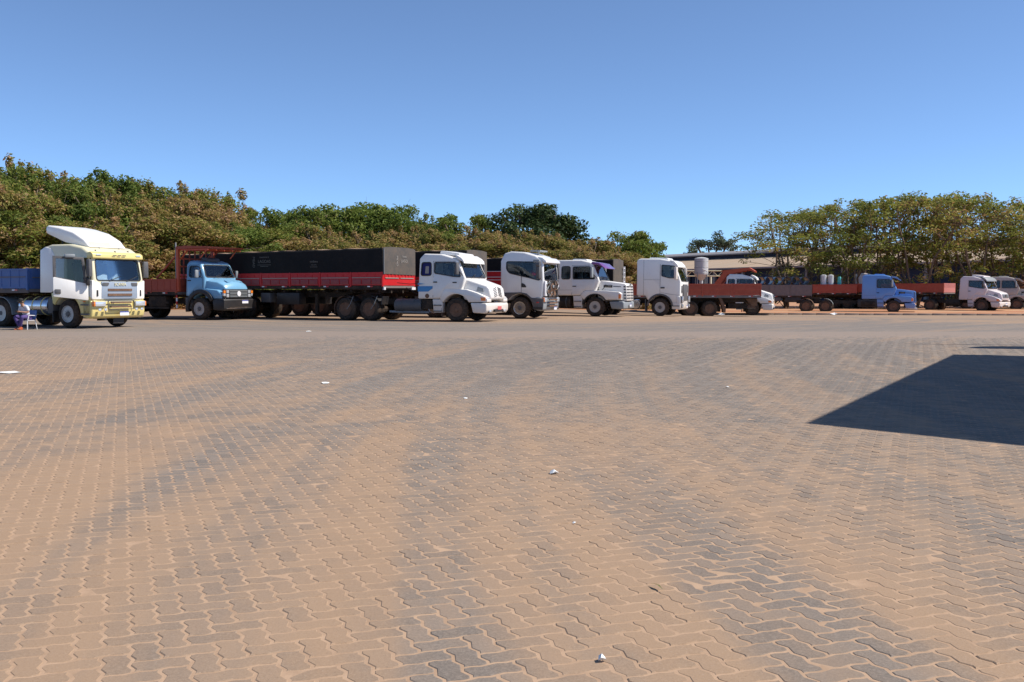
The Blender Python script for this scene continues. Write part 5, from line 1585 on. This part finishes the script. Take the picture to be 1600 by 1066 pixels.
MB().prism(vis, -1.14, 1.14).build('sun_visor', SILVER, t4, bevel=0.025, fn=lambda x, y, z: (x - 0.12 * max(0, abs(y) - 0.8), y, z))
MB().box((0.55, 0.1, 3.30), (0.5, 1.2, 0.07)).box((0.75, -0.55, 3.22), (0.04, 0.04, 0.2)).box((0.35, 0.6, 3.24), (0.04, 0.04, 0.2)).build('roof_rack', MGREY, t4)
fuel_tank(t4, -2.4, -1.15, -0.92, 0.75, 0.32, CHROME, 2)
MB().box((1.0, 0.0, 2.32), (0.02, 0.9, 0.6)).build('curtain', CURT, t4)
tr2, LT2 = tarp_trailer('tarpaulin_trailer', 'red trailer under grey-fronted tarpaulin coupled to the silver flat-nosed lorry', 729, 48.0, R(21), 12.4, 1.60, 2.05, 3.38, RED, 7, (-8.6, -9.85, -11.1), strip=INKW, seed=2)
text('tarp_print', 'TEJATO', 0.30, INKW, tr2, (0.05, -0.15, 2.45), FX)
MB().lathe([(0.13, 0), (0.24, 0), (0.24, 0.006), (0.13, 0.006)], (0.045, 0.0, 2.85), 'x', 24).build('tarp_print', INKW, tr2)
text('tarp_print', 'VERON', 0.26, INK, tr2, (0.05, 0.45, 1.98), FX)

# ================================================================== white square-bonnet lorry with purple visor
A5 = R(20)
L5_ = place(929.5, 51.5, A5, -1.2)
t5, _ = bonnet_truck('tractor_truck', 'white square-bonnet lorry with purple sun visor in the middle of the row', 'truck', L5_, A5, 'square', dict(body=WHITE2, bumper=MGREY, grille=DGREY, visor=PURPLE), [-4.1, -5.35], -6.1, 'rust', (-2.6, -1.4, -0.9, 0.75, 0.32, CHASSIS, 3), front_rim='steel')
tr3, LT3 = tarp_trailer('tarpaulin_trailer', 'red trailer under black tarpaulin coupled to the white lorry with purple visor', 832, 53.6, R(20), 12.0, 1.55, 2.46, 3.22, RED, 7, (-8.4, -9.65, -10.9), seed=3)
for z in (2.44, 2.12, 1.96): MB().tube((-0.3, -1.36, z), (-5.5, -1.36, z), 0.018).build('side_rail_bar', PLATE, tr3)
for i in range(5): MB().tube((-0.5 - i * 1.2, -1.36, 1.62), (-0.5 - i * 1.2, -1.36, 2.44), 0.018).build('side_rail_upright', PLATE, tr3)

# ================================================================== white flat-nosed lorry with sleeper cab
A6 = R(21)
L6_ = place(1031, 56.3, A6, -1.2)
prof = [(-1.40, 1.20), (-0.86, 1.20), (-0.76, 0.95)] + arc(0, 0.52, 0.70, 150, 20, 9) + [(0.74, 0.66), (1.16, 0.66), (1.20, 1.1), (1.22, 2.02), (0.92, 2.84), (0.86, 3.0), (0.55, 3.26), (0.0, 3.36), (-1.15, 3.38), (-1.34, 3.34), (-1.40, 3.2)]
d6 = dict(prof=prof, hw=1.24, scr=dict(p0=(1.22, 2.02), p1=(0.92, 2.84), w0=1.10, w1=1.04), floor=1.5,
          wins=[dict(poly=rpoly([(0.10, 2.36), (0.55, 2.24), (1.06, 2.24), (0.82, 2.92), (0.10, 2.98)], 0.05))], bevel=0.08)
t6, fn6 = cabover('tractor_truck', 'clean white flat-nosed lorry with tall sleeper cab at the right end of the near row', 'truck', L6_, A6, d6, dict(body=WHITE), [-3.4], -4.3, 'steel')
seam(t6, [(0.0, 1.25), (0.0, 3.05)], 1.24, fn6)
seam(t6, [(-0.98, 1.22), (-0.98, 3.3)], 1.24, fn6, 'panel_seam')
seam(t6, [(-0.98, 2.15), (0.0, 2.12)], 1.24, fn6, 'panel_seam', 0.006)
seam(t6, [(0.02, 1.40), (0.6, 1.28), (1.16, 1.22)], 1.24, fn6, 'panel_seam', 0.010)
for sd in (-1, 1):
    MB().prism(arc(0, 0.52, 0.80, 175, 5, 12) + arc(0, 0.52, 0.70, 5, 175, 12), sd * 1.1, sd * 1.262).build('arch_lip', DGREY, t6, bevel=0.01)
    MB().box((-0.86, sd * 1.0, 0.62), (0.05, 0.5, 0.75)).build('mudflap', DGREY, t6)
    MB().box((0.16, sd * 1.255, 1.66), (0.24, 0.03, 0.08)).build('door_handle', BLACK, t6, bevel=0.01, fn=fn6)
    MB().prism(rpoly([(0.72, 0.42), (1.18, 0.40), (1.20, 0.78), (0.72, 0.78)], 0.04), sd * 0.9, sd * 1.25).build('step_panel', WHITE, t6, bevel=0.015)
    MB().box((0.95, sd * 1.252, 0.60), (0.40, 0.02, 0.05)).build('step_tread', DGREY, t6)
    mirror(t6, (0.98, sd * 1.46, 2.50), (0.85, sd * 1.15, 2.9), (1.05, sd * 1.18, 2.12), WHITE, (0.16, 0.22, 0.72), sd * 0.3)
    MB().box((1.235, sd * 0.84, 1.58), (0.05, 0.36, 0.40)).build('corner_grille', DGREY, t6, bevel=0.02)
    lamp(t6, (1.27, sd * 0.98, 0.98), (0.14, 0.40, 0.34), LAMPW, 'headlight', DGREY)
    lamp(t6, (1.29, sd * 0.98, 0.60), (0.08, 0.30, 0.16), LAMPW, 'fog_lamp', DGREY)
MB().prism([(-0.62, 0.9), (0.62, 0.9), (0.62, 1.86), (-0.62, 1.86)], 1.2, 1.28, 'x').build('grille', DGREY, t6, bevel=0.03)
bp = [(0.95, 1.20), (1.26, 1.20), (1.36, 1.12), (1.36, 0.55), (1.28, 0.38), (0.95, 0.40)]
MB().prism(bp, -1.24, 1.24).build('bumper', WHITE, t6, bevel=0.06, seg=3, fn=lambda x, y, z: (x - 0.35 * max(0, abs(y) - 0.85) * (x > 1.1), y, z))
plate(t6, 1.368, 0, 0.56)
vis = [(0.78, 3.0), (1.02, 2.84), (1.10, 2.86), (1.06, 2.98), (0.86, 3.20), (0.62, 3.28)]
MB().prism(vis, -1.16, 1.16).build('sun_visor', WHITE2, t6, bevel=0.02, fn=lambda x, y, z: (x - 0.12 * max(0, abs(y) - 0.8), y, z))
MB().prism(rpoly([(-0.8, 3.36), (0.4, 3.30), (0.3, 3.42), (-0.7, 3.46)], 0.03), -0.7, 0.7).build('roof_hatch', WHITE, t6, bevel=0.03)
fuel_tank(t6, -2.75, -2.05, -0.98, 0.72, 0.34, CHROME, 2)
MB().lathe([(0, -1.22), (0.26, -1.20), (0.28, -1.1), (0.28, -0.7), (0, -0.68)], (-1.45, 0, 0.70), 'y', 18).build('air_tank', CHROME, t6)
mudguard(t6, -3.4, -1.22, -0.62, 0.60, 0, 180, BLACK)
tr4, LT4 = tarp_trailer('tarpaulin_trailer', 'trailer under black tarpaulin coupled to the clean white flat-nosed lorry', 957, 58.2, R(20), 12.2, 1.62, 1.98, 3.34, WHITE2, 7, (-8.6, -9.85, -11.1), seed=4)
ld = MB()
for sd in (0, 1): ld.tube((0.12, 1.0 + 0.34 * sd, 1.6), (0.12, 1.0 + 0.34 * sd, 2.95), 0.03)
for k in range(5): ld.tube((0.12, 1.0, 1.72 + k * 0.28), (0.12, 1.34, 1.72 + k * 0.28), 0.03)
ld.build('ladder', PLATE, tr4)
text('tarp_print', 'VER', 0.22, INK, tr4, (-0.9, -1.335, 1.86), RX)

# ================================================================== red dropside body seen from its side, right of the near row
A7 = R(2)
L7_ = place(1189, 63.0, A7, -1.27)
t7 = thing('dropside_trailer', 'brick-red dropside trailer with dusty mudflaps, its tail beside the white bonnet', 'trailer', L7_, -A7)
dropside_body(t7, 0, 9.6, 1.40, 2.18, DRED, 5, ribs=3, rail=WOODG)
b = MB()
for sd in (-1, 1): b.box((-4.8, sd * 0.46, 1.12), (9.4, 0.1, 0.34))
b.build('chassis_frame', CHASSIS, t7)
bogie(t7, (-3.35, -4.6))
for sd in (-1, 1):
    MB().prism([(-2.75, 1.25), (-2.55, 1.2), (-2.28, 0.55), (-2.30, 0.28), (-2.45, 0.28), (-2.50, 0.6)], sd * 0.65, sd * 1.22).build('mudflap', RUST, t7)
    MB().prism([(-0.1, 1.2), (-0.9, 1.2), (-0.5, 0.75), (-0.12, 0.7)], sd * 0.5, sd * 0.62).build('tail_bracket', RUST, t7)
MB().box((-0.5, 0, 0.42), (0.5, 1.6, 0.24)).build('under_run_bar', CHASSIS, t7)
MB().box((-1.4, 0.0, 0.70), (1.2, 1.0, 0.35)).build('spare_carrier', CHASSIS, t7)

# ================================================================== white lorry half hidden behind it, orange canopy
A8 = R(18)
L8_ = place(1174, 69.5, A8, -1.2)
t8, _ = bonnet_truck('flatbed_truck', 'white long-bonnet lorry half hidden behind the brick-red trailer, orange canopy over cab', 'truck', L8_, A8, 'long', dict(body=WHITE, bumper=WHITE, grille=BLACK, slots=False, roof_cap=False), [-4.6], -6.5, 'rust', None, fifth=False)
for sd in (-1, 1):
    MB().prism([(-2.9, 2.0), (-2.45, 2.0), (-1.75, 2.95), (-0.2, 3.28), (0.15, 3.10), (0.2, 3.2), (-0.2, 3.42), (-2.0, 3.2)], sd * 1.0, sd * 1.12).build('canopy_side', ORANGE, t8)
MB().prism([(-2.2, 3.16), (-0.2, 3.42), (0.2, 3.20), (-0.2, 3.46), (-2.2, 3.24)], -1.12, 1.12).build('canopy', ORANGE, t8)
MB().box((-2.6, 0, 1.8), (0.08, 2.2, 1.2)).build('headboard', ORANGE, t8)
dropside_body(t8, -2.7, 5.0, 1.35, 1.75, DRED, 3, hw=1.2)

# ================================================================== sky-blue square-bonnet tractor without a trailer
A9 = R(21.5)
L9_ = place(1395.5, 75.5, A9, -1.2)
t9, _ = bonnet_truck('tractor_truck', 'sky-blue square-bonnet lorry without a trailer behind the kerb', 'truck', L9_, A9, 'square', dict(body=SBLUE, bumper=SBLUE, grille=DGREY, sleeper_window=False, mirror=MGREY), [-5.1, -6.6], -7.4, 'rust', (-2.4, -1.35, -0.9, 0.75, 0.32, CHASSIS, 0))
mudguard(t9, -5.1, -1.22, -0.62, 0.60, 15, 100, MGREY)
mudguard(t9, -6.6, -1.22, -0.62, 0.60, 20, 130, RUST)
MB().prism([(0.8, 0.42), (1.75, 0.30), (1.75, 0.42), (1.0, 0.46)], -1.2, 1.2).build('bumper_lip', WHITE2, t9)
MB().box((-1.9, -0.95, 0.78), (1.5, 0.4, 0.6)).build('fuel_box', BLACK, t9, bevel=0.03)

# ================================================================== grey dropside trailer loaded with pipes, behind it
A10 = R(8)
L10_ = place(1338, 87.5, A10, -1.27)
t10 = thing('dropside_trailer', 'grey-boarded dropside trailer with a red front section, carrying dark pipes', 'trailer', L10_, -A10)
dropside_body(t10, 0, 3.9, 1.55, 2.35, DRED, 2, rear=False)
dropside_body(t10, -3.95, 7.6, 1.30, 2.32, WOODG, 4, front=False)
underside(t10, 0, 11.5)
bogie(t10, (-8.9, -10.1))
PIPE = plain('pipe_plastic', (0.025, 0.035, 0.07), 0.35, dust=0.04)
for i in range(7):
    p = shift(L10_, A10, -4.55 - 0.80 * i + 0.02 * (i % 3), -1.05)
    b = MB()
    b.lathe([(0.33, 0), (0.385, 0.0), (0.385, 0.16), (0.36, 0.2), (0.36, 2.2), (0.33, 2.2), (0.33, 0)], (0, 0, 0), 'y', 22)
    b.f = [q for q in b.f if len(q) < 20]; b.m = [0] * len(b.f)
    o = b.build('pipe', PIPE)
    o.location = (p[0], p[1], p[2] + 2.40 + 0.30)
    o.rotation_euler = (0, 0, -A10)
    tag(o, f'{ORD[i]} dark plastic pipe counted from the silver-wrapped bundles, on the grey trailer', 'pipe', 'dark pipes on the grey trailer')
FOIL = plain('wrapping_foil', (0.55, 0.58, 0.58), 0.35, metal=0.3, dust=0.1, vary=0.3, scale=6, bump=0.6)
for i, lab in enumerate(('silver-wrapped bundle standing next to the dark pipes', 'silver-wrapped bundle standing farther from the pipes, nearer the blue cab')):
    p = shift(L10_, A10, -2.85 + 0.62 * i, -0.8)
    o = MB().lathe([(0, 0), (0.27, 0), (0.29, 0.4), (0.27, 1.0), (0.28, 1.65), (0.1, 1.74), (0, 1.74)], (0, 0, 0), 'z', 14).build('wrapped_bundle', FOIL)
    o.location = (p[0], p[1], p[2] + 1.52)
    tag(o, lab, 'bundle')
p = shift(L10_, A10, -1.45, -0.8)
o = MB().lathe([(0, 0), (0.16, 0), (0.17, 0.8), (0.15, 1.45), (0.05, 1.55), (0, 1.55)], (0, 0, 0), 'z', 12).build('wrapped_bundle', plain('teal_sheet', (0.03, 0.42, 0.42), 0.5))
o.location = (p[0], p[1], p[2] + 1.52)
tag(o, 'narrow teal bundle on the red front section of the pipe trailer', 'bundle')
# white lorry in front of the pipe trailer, mostly hidden by the blue cab
L11_ = place(1364, 91.8, R(15), -1.2)
prof11 = [(-1.5, 1.2), (-0.86, 1.20), (-0.76, 0.95)] + arc(0, 0.52, 0.70, 150, 20, 9) + [(0.74, 0.66), (1.16, 0.66), (1.22, 2.02), (0.92, 2.80), (0.4, 3.1), (-0.5, 3.42), (-1.3, 3.46), (-1.5, 3.3)]
d11 = dict(prof=prof11, hw=1.24, scr=dict(p0=(1.22, 2.02), p1=(0.92, 2.80), w0=1.1, w1=1.04), wins=[dict(poly=rpoly([(0.10, 2.2), (1.06, 2.1), (0.82, 2.72), (0.10, 2.72)], 0.05))])
t11, _ = cabover('tractor_truck', 'white tall-roofed lorry cab peeking out behind the sky-blue cab', 'truck', L11_, R(15), d11, dict(body=PINK), [-3.4], -4.3, 'rust')

# ================================================================== faded pink long-bonnet lorry with red trailer
A12 = R(46)
L12_ = place(1533, 80.5, A12, -1.2)
t12, _ = bonnet_truck('tractor_truck', 'faded pinkish-white long-bonnet lorry behind the kerb at far right', 'truck', L12_, A12, 'long', dict(body=PINK, bumper=WHITE2, grille=BLACK, slots=False, plain_sleeper=True, visor=MGREY, mirror=BLACK), [-4.3], -5.2, 'rust', (-3.0, -1.8, -0.9, 0.75, 0.30, CHASSIS, 0))
t13 = thing('dropside_trailer', 'brick-red dropside trailer coupled behind the faded pinkish-white lorry', 'trailer', place(1474, 83.0, R(45), -1.27), -R(45))
PINKR = plain('paint_red_lit_front', (0.50, 0.17, 0.16), 0.6, dust=0.15)  # paler red for the front board: its sunlit tone put into the paint
dropside_body(t13, 0, 11.5, 1.62, 2.42, DRED, 6, front_mat=PINKR)
underside(t13, 0, 11.5)
bogie(t13, (-8.8, -10.0))

# ================================================================== grey square-bonnet lorry cut by the right edge
A14 = R(24)
L14_ = place(1588, 87.0, A14, -1.2)
t14, _ = bonnet_truck('tractor_truck', 'dusty grey square-bonnet lorry cut off by the right edge of the picture', 'truck', L14_, A14, 'square', dict(body=DUSTY, bumper=DGREY, grille=DGREY), [-4.1], -5.0, 'rust')

# ------------------------------------------------------------------ yard equipment behind the lorries
SILO = plain('silo_paint', (0.45, 0.47, 0.48), 0.5, dust=0.1)
si = thing('feed_silo', 'small pale grey silo with conical bottom behind the brick-red trailer', 'silo', at(1095, 84))
MB().lathe([(0, 4.70), (0.3, 4.67), (0.60, 4.58), (0.60, 3.20), (0.58, 3.18)], (0, 0, 0), 'z', 24).build('drum', SILO, si)
MB().lathe([(0.60, 3.19), (0.16, 2.66), (0.16, 2.30), (0, 2.30)], (0, 0, 0), 'z', 24).build('cone', SILO, si)
for z in (3.3, 3.8, 4.3): MB().lathe([(0.602, z - 0.02), (0.615, z), (0.602, z + 0.02)], (0, 0, 0), 'z', 24).build('hoop', MGREY, si)
for i in range(4):
    a = math.pi / 4 + i * math.pi / 2
    MB().tube((0.58 * math.cos(a), 0.58 * math.sin(a), 0), (0.58 * math.cos(a), 0.58 * math.sin(a), 3.4), 0.04).build('leg', MGREY, si)
MB().path([(-0.5, -0.38, 3.9), (0.1, -0.64, 3.6), (0.5, -0.4, 3.45)], 0.02).build('cable', PLATE, si)
gt = thing('lattice_gantry', 'pale lattice beam on two posts behind the silo', 'gantry', at(1106, 112))
b = MB().tube((-3.2, 0, 4.05), (3.4, 0, 4.05), 0.05).tube((-3.2, 0, 3.45), (3.4, 0, 3.45), 0.05)
b.build('chord', CREAM, gt)
for i in range(11): MB().tube((-3.1 + i * 0.6, 0, 3.45 if i % 2 else 4.05), (-2.5 + i * 0.6, 0, 4.05 if i % 2 else 3.45), 0.035).build('lattice_bar', CREAM, gt)
for x_ in (-3.0, 3.2): MB().tube((x_, 0, 0), (x_, 0, 4.1), 0.09).build('post', MGREY, gt)
ps = MB().tube((0, 0, 0), (0, 0, 3.0), 0.09).box((0, 0, 3.03), (0.24, 0.24, 0.06)).build('yard_post', CREAM)
ps.location = at(1110, 80)
tag(ps, 'pale yellow post right of the silo', 'post')

# ------------------------------------------------------------------ litter on the paving
def litter(px, py, s, label, mat=PAPER, flat=0.35, name='paper_scrap'):
    D = FPX * CAM_H / (py - HOR)
    x = (px - 800) / FPX * D
    r_ = random.Random(px)
    b = MB()
    n = 7
    ring_ = [(s * r_.uniform(0.5, 1) * math.cos(2 * math.pi * i / n), s * r_.uniform(0.5, 1) * math.sin(2 * math.pi * i / n), s * r_.uniform(0, flat)) for i in range(n)]
    b.add(ring_ + [(0, 0, s * flat * 1.3), (0, 0, s * 0.05)], [(i, (i + 1) % n, n) for i in range(n)] + [((i + 1) % n, i, n + 1) for i in range(n)])
    o = b.build(name, mat, None, smooth=False)
    o.location = (x, D, gz(x, D) + 0.014)
    return tag(o, label, 'litter')
litter(943, 1048, 0.022, 'tiny crumpled white paper scrap nearest the camera', flat=0.9)
litter(866, 745, 0.042, 'crumpled white scrap on the paving right of the middle', flat=0.6)
litter(507, 601, 0.09, 'white scrap lying alone on the paving left of the middle', flat=0.2)
litter(898, 825, 0.016, 'tiny pale crumb on the paving between the two larger scraps', flat=0.5)
litter(727, 625, 0.03, 'tiny white speck of paper in the middle distance', flat=0.4)
litter(12, 584, 0.28, 'flat white sheet at the left edge of the paving', flat=0.05)
litter(482, 519, 0.12, 'white scrap near the front of the row, below the long trailer', flat=0.2)
litter(1138, 607, 0.04, 'pale scrap on the paving at the right of the middle', flat=0.3)
for px_, lab in ((1304, 'white plastic bag lying at the kerb below the sky-blue lorry'), (1128, 'pale rubbish heap at the kerb below the brick-red trailer')):
    o = litter(px_, 489, 0.34, lab, flat=0.4)
    o.location = (at(px_, 69.5)[0], 69.5, at(px_, 69.5)[2] + 0.02)
D = FPX * CAM_H / (931 - HOR)
lf = MB().add([(-0.055, 0, 0), (0, 0.009, 0.012), (0.055, 0.002, 0.0), (0, -0.009, 0.012)], [(0, 1, 2, 3)]).build('fallen_leaf', LEAF_DRY)
lf.location = ((1030 - 800) / FPX * D, D, 0.022)
lf.rotation_euler = (0.4, 0, R(115))
tag(lf, 'single narrow dry leaf lying on the near paving', 'leaf')

# ------------------------------------------------------------------ the seated person
def skin(name, nodes, edges, mat, parent, root=0, sub=2):
    me = bpy.data.meshes.new(name)
    me.from_pydata([n_[:3] for n_ in nodes], edges, [])
    o = bpy.data.objects.new('tmp_skin', me)
    COL.objects.link(o)
    md = o.modifiers.new('skin', 'SKIN')
    md.use_smooth_shade = True
    for i, n_ in enumerate(nodes):
        rr = n_[3] if isinstance(n_[3], tuple) else (n_[3], n_[3])
        me.skin_vertices[0].data[i].radius = rr
        me.skin_vertices[0].data[i].use_root = (i == root)
    o.modifiers.new('sub', 'SUBSURF').levels = sub
    bpy.context.view_layer.update()
    out = bpy.data.meshes.new_from_object(o.evaluated_get(bpy.context.evaluated_depsgraph_get()))
    bpy.data.objects.remove(o)
    out.materials.clear(); out.materials.append(mat)
    out.polygons.foreach_set('use_smooth', [True] * len(out.polygons))
    return link(name, out, parent)

SKIN = plain('skin', (0.36, 0.19, 0.12), 0.5, dust=0.0, vary=0.06)
SHIRT = plain('shirt_grey_white', (0.56, 0.58, 0.62), 0.85, dust=0.02, vary=0.06)
TROUS = plain('trousers_purple', (0.085, 0.06, 0.19), 0.85, dust=0.03, vary=0.12)
SHOE = plain('shoe_orange', (0.42, 0.09, 0.03), 0.6, dust=0.1)
CAPM = plain('cap_dark', (0.02, 0.022, 0.022), 0.8, dust=0.03)
px0 = (40 - 800) / FPX * 33.9
FACE = math.atan2(-0.93, -0.36)
pr = thing('person', 'seated person in dark cap, pale shirt and purple trousers looking at a phone', 'person', (px0 + 0.05, 33.9, 0), FACE)
pr.scale = (0.84, 0.84, 0.84)
# facing +x locally; pelvis over the chair
N = [(0, 0, 0.50, 0.13), (0.05, 0, 0.66, (0.13, 0.11)), (0.11, 0, 0.84, (0.15, 0.11)), (0.16, 0, 0.96, (0.11, 0.09)), (0.22, 0, 1.05, 0.055), (0.27, 0, 1.13, (0.075, 0.085)), (0.30, 0, 1.20, (0.085, 0.095)), (0.30, 0, 1.27, 0.06)]
E = [(i, i + 1) for i in range(7)]
def limb(start, pts):
    k0 = start
    for p_ in pts:
        N.append(p_); E.append((k0, len(N) - 1)); k0 = len(N) - 1
    return k0
for sd in (-1, 1):
    limb(3, [(0.15, sd * 0.17, 0.955, 0.058), (0.14, sd * 0.225, 0.84, 0.050), (0.17, sd * 0.25, 0.72, 0.043), (0.30, sd * 0.16, 0.735, 0.036), (0.39, sd * 0.075, 0.755, 0.028), (0.44, sd * 0.05, 0.765, (0.034, 0.02)), (0.475, sd * 0.04, 0.77, (0.03, 0.017))])
    limb(0, [(0.05, sd * 0.10, 0.50, 0.095), (0.24, sd * 0.17, 0.53, 0.082), (0.43, sd * 0.20, 0.54, 0.062), (0.40, sd * 0.10, 0.33, 0.055), (0.36, -sd * 0.01 + sd * 0.03, 0.12, 0.040), (0.38, sd * 0.02, 0.055, 0.038), (0.48, sd * 0.05, 0.035, 0.034)])
body = skin('body', N, E, SKIN, pr)
for sd in (-1, 1):                                   # fingers round the phone, thumb on top
    for f_ in range(4):
        y_ = sd * (0.055 - 0.006 * f_)
        x_ = 0.452 + 0.020 * f_
        ln = (0.042, 0.048, 0.046, 0.036)[f_]
        skin('finger', [(x_ - 0.02, sd * 0.055, 0.765, 0.009), (x_, sd * 0.05, 0.752, 0.009), (x_ + 0.004, sd * 0.03, 0.750, 0.008), (x_ + 0.004, sd * (0.03 - ln * 0.5), 0.757, 0.007)], [(0, 1), (1, 2), (2, 3)], SKIN, body, sub=1)
    skin('thumb', [(0.435, sd * 0.055, 0.775, 0.011), (0.455, sd * 0.040, 0.790, 0.010), (0.472, sd * 0.018, 0.792, 0.008)], [(0, 1), (1, 2)], SKIN, body, sub=1)
    MB().lathe([(0, -0.012), (0.02, -0.008), (0.024, 0.004), (0.01, 0.012), (0, 0.012)], (0.275, sd * 0.088, 1.175), 'y', 8).build('ear', SKIN, body)
    MB().lathe([(0, -0.006), (0.009, 0), (0, 0.006)], (0.375, sd * 0.032, 1.180), 'x', 8).build('eye', INK, body)
MB().prism([(0.375, 1.185), (0.405, 1.145), (0.375, 1.138)], -0.014, 0.014).build('nose', SKIN, body, bevel=0.006)
MB().box((0.372, 0, 1.112), (0.012, 0.05, 0.012)).build('mouth', plain('lips', (0.30, 0.11, 0.09), 0.5), body)
MB().lathe([(0.088, 1.13), (0.096, 1.18), (0.095, 1.225), (0.06, 1.25)], (0.288, 0, 0), 'z', 16).build('hair', INK, body)
cp = MB().lathe([(0.104, 1.212), (0.106, 1.245), (0.088, 1.292), (0.045, 1.318), (0, 1.322)], (0.295, 0, 0), 'z', 18).build('cap', CAPM, pr)
MB().prism(rpoly([(0.36, -0.085), (0.47, -0.06), (0.49, 0), (0.47, 0.06), (0.36, 0.085)], 0.03), 1.212, 1.224, 'z').build('cap_peak', CAPM, cp, fn=lambda x, y, z: (x, y, z - 0.35 * max(0, x - 0.38) - 0.6 * y * y))
SN = [(0.0, 0, 0.52, (0.17, 0.14)), (0.04, 0, 0.64, (0.155, 0.13)), (0.10, 0, 0.82, (0.175, 0.135)), (0.15, 0, 0.95, (0.14, 0.115)), (0.20, 0, 1.01, 0.075)]
SE = [(i, i + 1) for i in range(4)]
for sd in (-1, 1):
    k0 = len(SN)
    SN += [(0.15, sd * 0.17, 0.95, 0.078), (0.14, sd * 0.228, 0.84, 0.073), (0.155, sd * 0.245, 0.77, 0.072)]
    SE += [(3, k0), (k0, k0 + 1), (k0 + 1, k0 + 2)]
skin('shirt', SN, SE, SHIRT, pr)
TN, TE = [(-0.02, 0, 0.52, (0.17, 0.135))], []
for sd in (-1, 1):
    k0 = len(TN)
    TN += [(0.06, sd * 0.10, 0.505, 0.115), (0.24, sd * 0.17, 0.535, 0.102), (0.435, sd * 0.20, 0.54, 0.085), (0.40, sd * 0.10, 0.33, 0.076), (0.365, sd * 0.022, 0.13, 0.062)]
    TE += [(0, k0), (k0, k0 + 1), (k0 + 1, k0 + 2), (k0 + 2, k0 + 3), (k0 + 3, k0 + 4)]
skin('trousers', TN, TE, TROUS, pr)
for sd in (-1, 1):
    o = MB().prism(rpoly([(-0.09, 0.0), (0.17, 0.0), (0.19, 0.035), (0.08, 0.085), (-0.02, 0.115), (-0.09, 0.10)], 0.03), -0.045, 0.045).build('shoe', SHOE, pr, bevel=0.018)
    o.location = (0.38, sd * 0.06, 0.0)
    o.rotation_euler = (0, 0, sd * 0.5)
cF, sF = math.cos(FACE), math.sin(FACE)
def pl_(x_, y_): return (pr.location[0] + 0.84 * (x_ * cF - y_ * sF), pr.location[1] + 0.84 * (x_ * sF + y_ * cF))
q = pl_(0.472, 0)
ph = MB().box((0, 0, 0), (0.15, 0.072, 0.010)).build('phone', INK, None, bevel=0.004)
ph.location = (q[0], q[1], 0.772 * 0.84)
ph.rotation_euler = (0, -0.35, FACE)
tag(ph, 'dark phone held in both hands by the seated person', 'phone')
q = pl_(-0.02, 0)
ch = thing('plastic_chair', 'white plastic chair with a blue back under the seated person', 'chair', (q[0], q[1], 0), FACE)
ch.scale = (0.84, 0.84, 0.84)
CHW = plain('chair_plastic', (0.68, 0.69, 0.70), 0.45, dust=0.05)
MB().prism(rpoly([(-0.22, -0.24), (0.24, -0.24), (0.24, 0.24), (-0.22, 0.24)], 0.06), 0.375, 0.395, 'z').build('seat', CHW, ch, bevel=0.008)
MB().prism(rpoly([(-0.22, 0.40), (-0.19, 0.40), (-0.27, 0.80), (-0.30, 0.80)], 0.01), -0.22, 0.22).build('backrest', TBLUE, ch, bevel=0.01)
for sx in (-1, 1):
    for sy in (-1, 1):
        MB().tube((sx * 0.20, sy * 0.21, 0.38), (sx * 0.25, sy * 0.25, 0.0), 0.018, 0.014).build('leg', CHW, ch)
for sy in (-1, 1): MB().path([(-0.22, sy * 0.25, 0.58), (0.16, sy * 0.26, 0.60), (0.22, sy * 0.25, 0.39)], 0.018).build('arm', CHW, ch)
